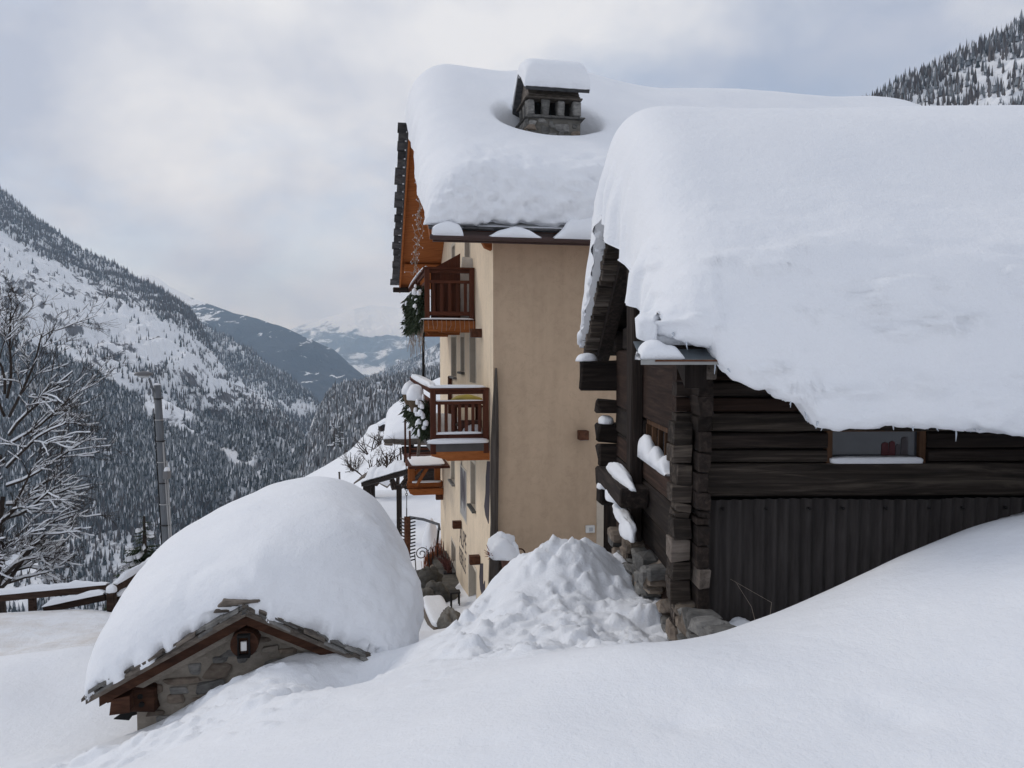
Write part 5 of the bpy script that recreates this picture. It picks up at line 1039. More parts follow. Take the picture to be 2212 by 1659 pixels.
def hroof(v0, v1): return prism('roof', UF, [(v0, hutz(v0)), (v1, hutz(v1)), (v1, hutz(v1)+0.05), (v0, hutz(v0)+0.05)], 'u', 0.0, 3.85, SLATEB, hut)
hr = [hroof(0.0, HW/2), hroof(HW/2+0.001, HW)]
for k, (v0, v1) in enumerate(((0.10, HW/2-0.0), (HW/2+0.001, HW-0.1))):
    prism('gable_beam', UF, [(v0, hutz(v0)-0.105), (v1, hutz(v1)-0.105), (v1, hutz(v1)-0.004), (v0, hutz(v0)-0.004)], 'u', 0.05, 0.19, HUTW, hut)
    prism('mortar_fillet', UF, [(v0+0.25*(1-k), hutz(v0)-0.20+0.25*HS*(1-k)), (v1-0.25*k, hutz(v1)-0.20+0.25*HS*k), (v1-0.25*k, hutz(v1)-0.137+0.25*HS*k), (v0+0.25*(1-k), hutz(v0)-0.137+0.25*HS*(1-k))], 'u', 0.20, 0.296, TRIM if False else MORTAR, hut)
    n = 11; sg = 1 if k == 0 else -1
    for i in range(n):
        for ly in (0, 1):
            t0 = (i+0.5*ly)/n*1.42-0.03; ln = r.uniform(0.15, 0.27); th = r.uniform(0.018, 0.036)
            va = t0; vb = min(t0+ln, HW/2+0.02); za = HUTZ+HS*va+0.052+0.034*ly+r.uniform(-.004, .008); zb_ = HUTZ+HS*vb+0.052+0.034*ly+0.012
            if k: va, vb = HW-va, HW-vb
            prism('slate', UF, [(va, za), (vb, zb_), (vb, zb_+th), (va, za+th)], 'u', -0.05+r.uniform(-.05, .04), 0.35, SLATEB if r.random() < .5 else STONE, hr[k])
az = hutz(HW/2)
box('ridge_slab', UF, (-0.02, 0.5), (HW/2-0.20, HW/2+0.02), (az+0.085, az+0.125), STONE, hut, 0.012, 0.012, 2); box('ridge_slab', UF, (-0.05, 0.5), (HW/2-0.24, HW/2+0.13), (az+0.13, az+0.17), SLATEB, hut, 0.012, 0.012, 3)
box('ridge_slab', UF, (0.0, 0.5), (HW/2-0.28, HW/2-0.02), (az+0.045, az+0.082), SLATEB, hut, 0.012, 0.012, 4)
le_ = tube('log_end', [UF(0.02, HW/2-0.02, az-0.28), UF(0.5, HW/2-0.02, az-0.28)], 0.13, HUTW, hut, 18, smooth=False)
lt = thing('lantern', UF(-0.06, HW/2-0.02, az-0.35), 'tiny black lantern on the round log end under the hut gable', 'lantern')
lv = HW/2-0.02
for (v, z, a, b) in ((lv-0.05, az-0.28, 0.012, 0.17), (lv+0.05, az-0.28, 0.012, 0.17)): box('frame', UF, (-0.04, 0.015), (v-a/2, v+a/2), (z-b/2, z+b/2), BLACK, lt, 0)
box('lid', UF, (-0.05, 0.015), (lv-0.06, lv+0.06), (az-0.194, az-0.17), BLACK, lt, 0.004); box('base', UF, (-0.05, 0.015), (lv-0.06, lv+0.06), (az-0.39, az-0.367), BLACK, lt, 0.004); box('glass', UF, (-0.02, 0.01), (lv-0.028, lv+0.028), (az-0.33, az-0.24), WHITE, lt, 0.003)
box('wall_plate', UF, (0.20, 0.45), (0.30, 0.56), (HUTZ-0.20, HUTZ+0.04), HUTW, hut, 0.02, 0.012, 6)
for (v, z) in ((0.42, HUTZ-0.05), (0.43, HUTZ-0.13)): tube('peg_hole', [UF(0.185, v, z), UF(0.21, v, z)], 0.025, BLACK, hut, 10, smooth=False)
for k in range(3): prism('rafter_tail', UF, [(0.05+k*0.03, HUTZ+0.0+k*.015), (0.30, HUTZ+0.13), (0.34, HUTZ-0.04), (0.12+k*0.03, HUTZ-0.10+k*.015)], 'u', 0.22+k*0.7, 0.34+k*0.7, HUTW, hut)
prism('rafter_tail', UF, [(0.20, HUTZ-0.0), (0.36, HUTZ+0.02), (0.36, HUTZ-0.14), (0.18, HUTZ-0.15)], 'u', 0.06, 0.2, HUTW, hut)
for (v, z) in ((0.20, HUTZ-0.26), (0.16, HUTZ-0.62)):
    prism('iron_tie', UF, [(v+0.30, z+0.06), (v+0.12, z+0.015), (v+0.08, z+0.04), (v-0.06, z-0.05), (v+0.08, z-0.075), (v+0.11, z-0.035), (v+0.30, z+0.015)], 'u', 0.33, 0.36, BLACK, hut)
QF = Frame(-12+90, (_hl.x, _hl.y))       # same place, sections run across the ridge; its v is minus the hut's u
def qo(v):
    u = -v; k = 0.16*math.exp(-((u-2.2)/1.3)**2); z0 = HUTZ
    return [(0.04, z0+0.05), (-0.07, z0+0.14), (-0.09, z0+0.36), (0.06, z0+0.66+k*.5), (0.45, z0+0.97+k*.8), (0.98, z0+1.24+k), (1.55, z0+1.42+k), (2.15, z0+1.44+k), (2.68, z0+1.24+k*.8), (3.02, z0+0.88), (3.20, z0+0.45), (3.15, z0+0.08), (2.86, z0+0.03)]
def qi(v):
    z0 = HUTZ; q_ = lambda a: z0+HS*min(a, HW-a)+0.06
    return [(0.04, z0+0.05), (0.02, z0+0.06), (0.05, q_(0.05)), (0.2, q_(.2)), (0.6, q_(.6)), (1.0, q_(1.0)), (1.42, q_(1.42)), (1.9, q_(1.9)), (2.3, q_(2.3)), (2.6, q_(2.6)), (2.75, q_(2.75)), (2.82, q_(2.82)), (2.86, z0+0.03)]
def qmod(UZ, IN, VV, TT, E):
    # ragged lower edge along the gable: bites where slates show
    n = fbm(TT*48, 0*TT, 0, 4, 33); s = sst(0.32, 0.0, E)*sst(-1, -0.2, VV)
    VV = VV+s*(0.11*n-0.04); return UZ, VV
def qdisp(W, u, v, z, t, E):
    a = 0.06*fbm(W[..., 0]*0.8, W[..., 1]*0.8, W[..., 2]*0.8, 3, 25)+0.012*fbm(W[..., 0]*3, W[..., 1]*3, W[..., 2]*3, 3, 29); f = sst(0.55, 0.72, t)*sst(-2.8, -0.6, v)
    a = a+f*(0.06*fbm(W[..., 0]*3.5, W[..., 1]*3.5, W[..., 2]*3.5, 4, 26))+sst(0.75, 0.1, E)*0.018*fbm(W[..., 0]*8, W[..., 1]*8, W[..., 2]*8, 3, 27)
    p = P(560, 1200, 8.6); d = np.sqrt((W[..., 0]-p.x)**2+((W[..., 2]-p.z)*1.6)**2)      # shallow scar left by a slide
    q = np.abs(d-0.35)
    return a-0.022*sst(0.12, 0.0, q)*sst(-0.9, 0.1, (W[..., 0]-p.x))
snow_loft('snow_dome', QF, -4.15, 0.05, qo, qi, 1.5, 1.35, 170, 190, qdisp, 'smooth dome of deep snow burying the small stone hut', 2.1, mod=qmod)
# ================================================================== fence at the edge of the terrace
def snow_strip(pts, w_, h_, label, seed=0, seg=None, rough=0.25, parent=None):
    pts = [Vector(p) for p in pts]; L_ = [0]
    for a, b in zip(pts[:-1], pts[1:]): L_.append(L_[-1]+(b-a).length)
    n = seg or max(8, int(L_[-1]/0.06)); V_, F_ = [], []; m = 7
    for i in range(n+1):
        s = L_[-1]*i/n; k = min(max(0, int(np.searchsorted(L_, s, side='right')-1)), len(pts)-2); t = (s-L_[k])/max(1e-6, L_[k+1]-L_[k]); p = pts[k].lerp(pts[k+1], t); d = (pts[k+1]-pts[k]).normalized(); sd_ = d.cross(Vector((0, 0, 1)))
        sd_ = sd_.normalized() if sd_.length > 1e-4 else Vector((1, 0, 0))
        e = min(1, 6*min(i, n-i)/n+0.12); q = 1+rough*float(vn(np.array([s*4.0+seed*7]), np.array([seed*1.0]))[0]); q2 = 1+rough*1.2*float(vn(np.array([s*9.0+seed*3]), np.array([seed*2.0]))[0])
        for j in range(m):
            a = math.pi*j/(m-1); V_.append(p+sd_*math.cos(a)*w_/2*q+Vector((0, 0, (math.sin(a)*h_*q*q2*e) if 0 < j < m-1 else -0.01)))
    for i in range(n):
        for j in range(m-1): F_.append([i*m+j, i*m+j+1, (i+1)*m+j+1, (i+1)*m+j])
    F_ += [list(range(m)), list(range(n*m, n*m+m))[::-1]]
    o = obj('snow_strip', V_, F_, SNOW, parent, smooth=True)
    if parent is None: tag(o, label, 'snow')
    return o
pp = P(241, 1285, 12.2); fz0 = P(241, 1277, 12.2).z
fence = thing('rail_fence', (pp.x, pp.y, -4.4), 'dark brown wooden rail fence along the edge of the snowy road', 'fence')
FF = Frame(0)
box('post', FF, (pp.y-0.06, pp.y+0.06), (pp.x-0.06, pp.x+0.06), (-4.9, fz0), FENCEW, fence, 0.012)
for (x, y, d) in ((60, 1296, 12.4), (-120, 1305, 12.7)): q = P(x, y, d); box('post', FF, (q.y+0.07, q.y+0.17), (q.x-0.05, q.x+0.05), (-5, q.z+0.03), FENCEW, fence, 0.012)
q = P(340, 1212, 14.1); box('post', FF, (q.y+0.07, q.y+0.18), (q.x-0.06, q.x+0.06), (-5.2, q.z+0.05), FENCEW, fence, 0.012)
A0, A1 = P(-140, 1304, 12.55), P(233, 1268, 12.33); beam('rail', A0, A1, 0.06, 0.13, FENCEW, fence); snow_strip([A0+Vector((0, 0, .06)), A1+Vector((0, 0, .06))], 0.11, 0.085, 'thick ribbon of snow on the long top rail of the fence', 1)
B0, B1 = P(95, 1316, 12.3), P(228, 1288, 12.25); beam('rail', B0, B1, 0.06, 0.13, FENCEW, fence); snow_strip([B0+Vector((0, 0, .06)), B1+Vector((0, 0, .06))], 0.12, 0.08, 'lumpy snow on the half-buried lower rail of the fence', 2)
C0, C1 = P(246, 1272, 12.3), P(372, 1192, 14.4); beam('rail', C0, C1, 0.06, 0.16, FENCEW, fence); snow_strip([C0+Vector((0, 0, .075)), C1+Vector((0, 0, .075))], 0.12, 0.07, 'thin snow on the top rail running towards the lamp post', 3)
D0, D1 = P(247, 1296, 12.25), P(330, 1262, 13.6); beam('rail', D0, D1, 0.06, 0.14, FENCEW, fence); snow_strip([D0+Vector((0, 0, .065)), D1+Vector((0, 0, .065))], 0.12, 0.07, 'thin snow on the lower rail beside the fence post', 4)
snowbit(FF, (pp.x, pp.y, fz0-0.01), (0.08, 0.08, 0.10), 'snow cap on the square fence post', 5, e=0.9, flat=0.15)
# ================================================================== lamp post
lp0 = P(362, 1200, 20); lpt = P(339.5, 832, 20); lz = gsurf(lp0.x, 20); dz_ = lpt.z-lp0.z; slope = (lpt.x-lp0.x)/dz_
lb0 = Vector((lp0.x+slope*(lz-0.3-lp0.z), 20, lz-0.3))
lamp = thing('street_lamp', (lb0.x, 20, lz), 'tall grey street lamp with a hooded head leaning over the valley', 'street lamp')
def lpz(z): t = (z-lb0.z)/(lpt.z-lb0.z); return lb0.lerp(lpt, t)
tube('pole', [lb0, lpz(lpt.z-2), lpt], [0.135, 0.105, 0.088], POLE, lamp, 10)
arm0 = lpz(lpt.z-0.12); head = P(310, 809, 19.6)
tube('arm', [lpz(lpt.z-0.5)+Vector((-0.06, -0.02, 0)), arm0+Vector((-0.09, -.05, 0)), head+Vector((0.12, 0.05, -0.12))], 0.028, POLE, lamp, 8)
hd = blob('lamp_head', head, (0.22, 0.13, 0.085), LAMPBODY, lamp, 3, 0.02, 0.25, Frame(62), 3)
blob('lens', head+Vector((0.0, 0, -0.035)), (0.15, 0.09, 0.05), GLASSG, hd, 4, 0.02, 0.9, Frame(62), 2)
pillow('snow', FF, lpt, (0.085, 0.085, 0.05), SNOW, lamp, 0.9, 3, 0.08, 0.1, 8, 12)
for k, dx in enumerate((0.12, 0.155)): tube('conduit', [lpz(lz-0.2)+Vector((dx, -0.06, 0)), lpz(P(350, 955+k*40, 20).z)+Vector((dx-0.03*(k == 0), -0.06, 0))], 0.021, PIPE, lamp, 6)
tube('cable', [lpz(lz)+Vector((-0.115, -0.06, 0)), lpz(lpt.z-0.6)+Vector((-0.10, -0.06, 0))], 0.016, BLACK, lamp, 6)
for k in range(9): z = lpt.z-0.35-k*0.55; c = lpz(z); tube('band', [c-Vector((0, 0, .012)), c+Vector((0, 0, .012))], 0.112+0.004*k, PIPE if k % 2 else IRON, lamp, 10)
q = P(361, 1025, 19.95); jb = box('junction_box', FF, (19.78, 20.0), (q.x-0.04, q.x+0.09), (q.z-0.1, q.z+0.1), LAMPBODY, lamp, 0.01); pillow('snow', FF, (q.x+0.025, 19.89, q.z+0.095), (0.09, 0.065, 0.10), SNOW, jb, 0.7, 2, 0.08, 0.05, 10, 12)
# ================================================================== bare snow-laden tree at the terrace edge
def bare_tree(name, base, first, dirs, seed, label, cat, levels, ln0, snow_min, up=0.12, spread=0.55, kids=(3, 5), bark=None, bias=None, shrink=0.62, jit=0.10, root=None):
    rg = np.random.default_rng(seed); segs = []; snow = []; main = []
    def grow(p, d, ln, rd, lv):
        n = 5; q = Vector(p); dd = Vector(d).normalized(); pts = [q.copy()]; rads = [rd]
        for i in range(n):
            dd = (dd+Vector(rg.normal(0, jit, 3))+Vector((0, 0, up*0.25 if lv > 0 else 0))+(bias*0.05 if bias else Vector((0, 0, 0)))).normalized()
            q = q+dd*ln/n; pts.append(q.copy()); rads.append(rd*(1-0.55*(i+1)/n))
        (main if lv <= 1 else segs).append((pts, rads))
        if rd > snow_min:
            run = []
            for i in range(n):
                a, b = pts[i], pts[i+1]; sl = abs((b-a).normalized().z)
                if sl < 0.72: snow.append((a+Vector((0, 0, rads[i]*0.7)), b+Vector((0, 0, rads[i+1]*0.7)), rads[i]))
        if lv >= levels: return
        for k in range(int(rg.integers(*kids))+(1 if lv == 0 else 0)):
            t = rg.uniform(0.25, 1.0) if lv else rg.uniform(0.3, 1.0); i = min(int(t*n), n-1); pos = pts[i].lerp(pts[i+1], t*n-i)
            dr = (pts[i+1]-pts[i]).normalized(); sd_ = Vector(rg.normal(0, 1, 3)); sd_ = (sd_-dr*sd_.dot(dr)).normalized()
            if bias: sd_ = (sd_+bias*0.9).normalized()
            nd = (dr*(1-spread)+sd_*spread+Vector((0, 0, up))).normalized()
            grow(pos, nd, ln*shrink*rg.uniform(0.75, 1.2), max(0.004, rads[i]*0.6), lv+1)
    root = root or thing(name, base, label, cat)
    for (p, d, ln, rd, lv) in first: grow(Vector(p), Vector(d), ln, rd, lv)
    for k, (pts, rads) in enumerate(main): tube('trunk' if k == 0 else 'limb', pts, rads, bark or BARK, root, 7)
    if segs: tubes('twigs', segs, bark or BARK, root, 3, kind='stuff')
    if snow:
        V_, F_ = [], []
        for (a, b, rd) in snow:
            w_ = max(0.011, rd*1.2); d = (b-a).normalized(); s = d.cross(Vector((0, 0, 1))); s = s.normalized() if s.length > 1e-4 else Vector((1, 0, 0)); h = w_*1.3+0.012; o_ = len(V_)
            for p in (a, b): V_ += [p+s*w_, p+s*w_*0.6+Vector((0, 0, h*0.85)), p-s*w_*0.6+Vector((0, 0, h*0.9)), p-s*w_]
            F_ += [[o_+i, o_+i+1, o_+i+5, o_+i+4] for i in range(3)]+[[o_, o_+4, o_+7, o_+3]]
        obj('snow', V_, F_, SNOW, root, kind='stuff')
    return root
tb_ = P(18, 1330, 14.0); tz = gsurf(tb_.x, 14.0)
tops = P(20, 720, 14.0)
first = [((tb_.x, 14.0, tz-0.2), (0.02, 0, 1), 3.0, 0.09, 0)]
for (x0, y0, x1, y1, ln_) in ((15, 1240, 180, 1195, 1.7), (10, 1180, 190, 1170, 1.7), (15, 1120, 200, 1110, 1.6), (15, 1090, 215, 1060, 1.8), (15, 1050, 225, 990, 1.9), (15, 1010, 235, 930, 2.0), (20, 960, 225, 880, 1.9), (20, 940, 170, 800, 1.6), (20, 900, 130, 740, 1.5), (15, 860, 60, 690, 1.5), (10, 850, 10, 680, 1.4), (10, 1000, -150, 850, 1.8), (10, 1100, -180, 1000, 1.8), (10, 900, -120, 720, 1.6), (15, 1260, 120, 1250, 1.2), (10, 1200, -150, 1150, 1.5)):
    a, b = P(x0, y0, 14.0), P(15+(x1-15)*0.80, y1, 13.6+0.8*((x1*7+y1) % 10)/10); d = b-a; first.append((a, d, d.length, 0.026, 1))
bare_tree('bare_tree', (tb_.x, 14.0, tz), first, None, 5, 'leafless tree with snow lying on every branch beside the fence', 'tree', 4, 2.0, 0.0045, 0.05, 0.42, (5, 8), BARK, Vector((0.25, 0, 0)), 0.50, 0.13)
# ================================================================== spruces
def spruce(name, base, h, w_, seed, label, group=None, tiers=11, per=9, blades=16, snowy=0.5):
    rg = np.random.default_rng(seed); root = thing(name, base, label, 'spruce tree', group); b = Vector(base)
    tube('trunk', [b, b+Vector((0, 0, h*0.98))], [w_*0.07, w_*0.01], BARK, root, 7); V_, F_, SV, SF = [], [], [], []
    for t in range(tiers):
        f = (t+0.4)/tiers; z = h*(0.06+0.92*f); R_ = w_*(1-f)**0.85*0.5+0.03*w_
        for k in range(per if f < .8 else 5):
            a = rg.uniform(0, 6.28); L_ = R_*rg.uniform(0.75, 1.15); d = Vector((math.cos(a), math.sin(a), 0)); o_ = b+Vector((0, 0, z+rg.normal(0, h*0.012)))
            n = 5; spine = [o_+d*L_*i/n+Vector((0, 0, -0.28*L_*(i/n)+0.16*L_*(i/n)**2)) for i in range(n+1)]; sd_ = Vector((-d.y, d.x, 0))
            for q in range(blades):
                i = rg.uniform(0.15, 1)*n; j = min(int(i), n-1); p = spine[j].lerp(spine[j+1], i-j); s = sd_*rg.choice((-1, 1)); ln = L_*0.34*(1.1-i/n*0.6)*rg.uniform(0.7, 1.2); e = p+(s*0.8+d*0.6+Vector((0, 0, -0.35+rg.normal(0, .15)))).normalized()*ln; wv = d*ln*0.16; m0 = len(V_)
                V_ += [p-wv*0.5, p+wv*0.5, p.lerp(e, .6)+wv, e, p.lerp(e, .6)-wv]; F_ += [[m0, m0+1, m0+2, m0+4], [m0+4, m0+2, m0+3]]
            if rg.random() < snowy:
                m0 = len(SV); i0 = int(rg.integers(0, 2))
                for i in range(i0, n+1):
                    ww = L_*0.12*(1-abs(i/n-0.5))*rg.uniform(0.7, 1.3); up_ = Vector((0, 0, 0.035*w_*rg.uniform(.7, 1.4))); SV += [spine[i]+sd_*ww, spine[i]+up_, spine[i]-sd_*ww]
                for i in range(n-i0):
                    for j in range(2): SF.append([m0+i*3+j, m0+i*3+j+1, m0+(i+1)*3+j+1, m0+(i+1)*3+j])
    obj('crown', V_, F_, GREEN, root, kind='stuff')
    if SV: obj('snow', SV, SF, SNOW, root, smooth=True, kind='stuff')
    return root
tp = P(311, 1108, 25); bz = gsurf(tp.x, 25); spruce('spruce_tree', (tp.x, 25, min(bz-0.1, tp.z-4.6)), tp.z-min(bz-0.1, tp.z-4.6), 3.3, 3, 'snow-flecked dark spruce standing beside the street lamp', None, 34, 13, 30, 0.20)
tp = P(757, 975, 95); spruce('spruce_tree', (tp.x, 95, tp.z-4.2), 4.2, 2.2, 5, 'small dark spruce on the snow slope beyond the log chalet', None, 9, 8, 10, 0.35)
tp = P(734, 905, 300); spruce('spruce_tree', (tp.x, 300, tp.z-11), 11, 5, 8, 'taller of two dark spruces at the edge of the far snow field', None, 9, 8, 8, 0.2)
tp = P(722, 915, 300); spruce('spruce_tree', (tp.x, 300, tp.z-9), 9, 5, 9, 'shorter of two dark spruces at the edge of the far snow field', None, 9, 8, 8, 0.2)
# ================================================================== log chalet below the guest house
CF = Frame(-6)
cx0, cz0 = CF.onU(868, 1000, 45.0); ca = CF.onU(868, 965, 45)[1]; cb = CF.onU(868, 1100, 45)[1]
chal = thing('log_chalet', CF(45, cx0+2.5, cb), 'dark log chalet with a steep snowy roof seen behind the balconies', 'chalet')
nl = 9
for k in range(nl):
    z0 = cb-0.8+(ca-cb+0.8)*k/nl; z1 = cb-0.8+(ca-cb+0.8)*(k+1)/nl
    box('log', CF, (45, 45.3), (cx0-0.0+0.12*(k % 2), cx0+6), (z0+0.02, z1-0.02), DARKX, chal, 0.05, 0.02, k); box('log', CF, (45.3, 51), (cx0+0.35, cx0+0.6), (z0+0.1, z1+0.05), DARKY, chal, 0.05, 0.02, k+30)
rl = CF.onU(830, 955, 44.3)[0]; rz0 = CF.onU(830, 958, 44.3)[1]; rtop = CF.onU(958, 835, 47)[1]
prism('roof', CF, [(44.3, rz0), (47.8, rz0+1.2), (51.5, rz0), (51.5, rz0+0.25), (47.8, rz0+1.45), (44.3, rz0+0.25)], 'v', rl, cx0+6.5, SLATEB, chal)
for k in range(7): box('roof_board', CF, (44.2+0.03*(k % 2), 44.35), (rl+k*0.5, rl+k*0.5+0.48), (rz0-0.12+0.06*(k % 2), rz0+0.03), GREYX, chal, 0.02, 0.02, k)
rt = rz0+4.0
def co(v): return [(44.35, rz0+0.26), (43.95, rz0+0.6), (44.0, rz0+1.3), (45.0, rz0+2.7), (46.4, rt-0.4), (47.8, rt), (49.2, rt-0.9), (51.2, rz0+1.6), (51.5, rz0+0.26)]
def ci(v): return [(44.35, rz0+0.26), (44.33, rz0+0.26), (44.4, rz0+0.27), (45.4, rz0+0.6), (46.6, rz0+1.0), (47.8, rz0+1.45), (49.2, rz0+1.0), (51.0, rz0+0.4), (51.5, rz0+0.26)]
snow_loft('snow_blanket', CF, rl-0.05, cx0+6.6, co, ci, 4.6, 1.2, 60, 80, lambda W, u, v, z, t, E: 0.10*fbm(W[..., 0]*1.1, W[..., 1]*1.1, W[..., 2]*1.1, 4, 35), 'thick snow blanket on the roof of the dark log chalet', 1.35)
# ================================================================== timber landing and truss at the far end of the facade
TU = 26.6; tz_ = lambda y: HF.onU(915, y, TU)[1]; tv = lambda x: HF.onU(x, 1000, TU)[0]
land = thing('timber_landing', HF(TU, 2.0, tz_(1068)), 'orange-brown timber landing with crossed braces at the far end of the house', 'landing')
box('deck', HF, (24.2, TU+0.8), (tv(874), 2.66), (tz_(990), tz_(985)), BALX, land, 0.01); box('beam', HF, (TU-0.15, TU+0.15), (tv(876), 2.66), (tz_(1005), tz_(990)-0.002), ORX, land, 0.01)
box('beam', HF, (TU-0.15, TU+0.15), (tv(878), 2.66), (tz_(1052), tz_(1040)), ORX, land, 0.01)
prism('beam', HF, [(2.67, tz_(1066)), (2.67, tz_(1053)), (tv(880), tz_(1053)), (tv(884), tz_(1062)), (tv(892), tz_(1066))], 'u', TU-0.3, TU-0.06, ORX, land)
for (xa, xb) in ((881, 896), (938, 950)): box('post', HF, (TU-0.11, TU+0.11), (tv(xa), tv(xb)), (tz_(1040), tz_(1005)-0.001), ORZ, land, 0.01)
beam('brace', HF(TU-0.18, tv(897), tz_(1048)), HF(TU-0.18, tv(925), tz_(1004)), 0.10, 0.2, ORZ, land, up=HF.U); beam('brace', HF(TU+0.06, tv(892), tz_(1028)), HF(TU+0.06, tv(915), tz_(1004)), 0.10, 0.18, ORZ, land, up=HF.U)
for k, y in enumerate((968, 977)): box('rail', HF, (24.3, 24.36), (tv(878), 2.6), (HF.onU(915, y+4, 24.3)[1], HF.onU(915, y, 24.3)[1]), BALX, land, 0.006)
for x in (873, 883): box('post', HF, (24.22, 24.34), (HF.onU(x, 900, 24.3)[0], HF.onU(x+4, 900, 24.3)[0]), (HF.onU(915, 990, 24.3)[1], HF.onU(915, 905 if x < 880 else 930, 24.3)[1]), BALZ, land, 0.01)
snowbit(HF, HF(25.3, 2.0, tz_(985)), (1.0, 0.55, 0.05), 'snow on the floor of the timber landing', 81, e=0.4, flat=0.1); snowbit(HF, HF(TU-0.16, 2.1, tz_(1040)), (0.12, 0.5, 0.05), 'snow on the cross beam of the timber landing', 82, e=0.5, flat=0.1)
va_, za_ = HF.onU(913, 880, 20); vb_, zb2 = HF.onU(905, 985, 20)
sh = thing('wooden_shovel', HF(20.5, vb_, zb2), 'pale wooden tool handle leaning on the fir-hung balcony rail', 'tool'); beam('handle', HF(23.0, HF.onU(903, 985, 23)[0], HF.onU(903, 985, 23)[1]), HF(22.5, HF.onU(911, 905, 22.5)[0], HF.onU(911, 905, 22.5)[1]), 0.09, 0.06, GREYZ, sh); 
# chain and hanging wooden rake
hu = 22.5; hx = lambda x, y: HF(hu, *HF.onU(x, y, hu))
ck = thing('hanging_rake', hx(879, 1200), 'old toothed wooden harrow hanging on a chain from the balcony', 'harrow')
tube('chain_rod', [hx(877, 1000), hx(878, 1040)], 0.012, IRON, ck, 6); tube('chain_rod', [hx(878.5, 1075), hx(878.5, 1098)], 0.012, IRON, ck, 6); tube('hook', [hx(878.5, 1098), hx(878.5, 1118)], 0.018, IRON, ck, 6)
for k in range(7):
    c = hx(878.3, 1043+k*5); pts = [c+(HF.V if k % 2 else HF.U)*0.03*math.cos(t)+Vector((0, 0, 0.045*math.sin(t))) for t in np.linspace(0, 6.28, 9)]; tube('chain_link', pts, 0.009, IRON, ck, 5)
bd = box('toothed_board', HF, (hu-0.03, hu+0.05), (HF.onU(873, 1116, hu)[0], HF.onU(886, 1116, hu)[0]), (HF.onU(880, 1225, hu)[1], HF.onU(880, 1116, hu)[1]), RUST, ck, 0.01)
for k in range(13):
    y = 1122+k*7.4
    for s in (-1, 1):
        x = 879.5+s*6; tube('tooth', [hx(x, y), hx(x+s*(12 if s > 0 else 9), y-3)], 0.022, IRON if s > 0 else GREYX, bd, 5)
# ================================================================== yard below the facade
def pl(x, y, d): return P(x, y, d)
for i, (x, y, d, rr_, lb) in enumerate(((948, 1288, 20.5, (0.5, 0.42, 0.42), 'large rounded boulder in the yard below the facade'), (925, 1262, 21.5, (0.45, 0.4, 0.5), 'dark boulder wedged beside the planter board'), (922, 1300, 20.0, (0.3, 0.25, 0.3), 'small boulder next to the snow-covered slab'), (972, 1345, 17.6, (0.75, 0.22, 0.3), 'long rough stone at the edge of the ploughed snow'))):
    o = blob('boulder', pl(x, y, d), rr_, ROCK, None, i+7, 0.55, 0.0, HF, 4, 2.1, label=lb, cat='boulder')
ld = thing('stone_ledge', HF(20.5, 2.3, -7.6), 'low stone ledge running along the foot of the facade', 'ledge')
core = box('core', HF, (17.6, 25.5), (2.12, 2.66), (-8.2, -6.75), ROCK, ld, 0.05, 0.04, 4)
r = np.random.default_rng(44)
for k in range(22): u = 17.7+k*0.36; stone_mesh('stone', HF, HF(u, 2.12+r.uniform(-.05, .05), -6.95-0.25*(k % 2)), (0.4, 0.2, 0.26), STONE if k % 3 else STONEB, ld, int(r.integers(1e6)), 0.12)
q = pl(945, 1318, 18.6); 
sw_ = thing('slab_wall', (q.x, q.y, q.z-1.2), 'narrow stone wall topped by a flat sheet of snow below the facade', 'stone wall'); WF = Frame(-14, (q.x, q.y))
box('wall', WF, (-0.95, 1.0), (-0.26, 0.26), (q.z-1.6, q.z-0.04), STONEB, sw_, 0.05, 0.03, 5); snowbit(WF, (q.x, q.y, q.z-0.05), (1.0, 0.27, 0.12), 'flat sheet of snow on top of the narrow stone wall', 91, e=0.35, flat=0.2, rough=0.03)
for i, (x, y, d) in enumerate(((967, 1172+80, 23.0), (983, 1178+118, 19.5))):
    c = pl(x, y, d); lt = thing('lantern', c-Vector((0, 0, .22)), ('black metal lantern at the far end of the stone ledge', 'black metal lantern at the near end of the stone ledge')[i], 'lantern')
    for (du, dv_) in ((-.1, -.1), (-.1, .1), (.1, -.1), (.1, .1)): box('upright', HF, (HF.U.dot(c)+du-.015, HF.U.dot(c)+du+.015), (HF.V.dot(c)+dv_-.015, HF.V.dot(c)+dv_+.015), (c.z-.2, c.z+.2), IRON, lt, 0)
    for z in (-.22, .2): box('plate', HF, (HF.U.dot(c)-.13, HF.U.dot(c)+.13), (HF.V.dot(c)-.13, HF.V.dot(c)+.13), (c.z+z, c.z+z+.03), IRON, lt, 0.005)
# planter of red twigs with wrought-iron scrolls
c = pl(936, 1228, 24.5); pt = thing('planter', c-Vector((0, 0, .5)), 'weathered plank planter full of upright red twigs', 'planter')
beam('plank', pl(914, 1262, 24.0), pl(955, 1222, 25.0), 0.06, 0.5, GREYX, pt); beam('plank', pl(912, 1250, 25.2), pl(950, 1214, 26.0), 0.06, 0.5, GREYX, pt)
r = np.random.default_rng(9); ts = []
for k in range(130):
    t = r.random(); a = pl(916, 1248, 24.3).lerp(pl(954, 1212, 25.3), t)+Vector(r.normal(0, .06, 3)); ts.append(([a, a+Vector((r.normal(0, .06), r.normal(0, .06), r.uniform(.35, .85)))], [0.014, 0.006]))
tubes('twigs', ts, REDTW, pt, 3, kind='stuff')
def spiral(c, r0, turns, F, sgn=1): return [c+F.V*(r0*(1-t*0.8)*math.cos(sgn*t*turns*6.28))+Vector((0, 0, r0*(1-t*0.8)*math.sin(sgn*t*turns*6.28))) for t in np.linspace(0, 1, 26)]
ig = thing('iron_scroll', pl(912, 1225, 24.2), 'curled wrought-iron trellis beside the red twigs', 'trellis'); c = pl(911, 1196, 24.2)
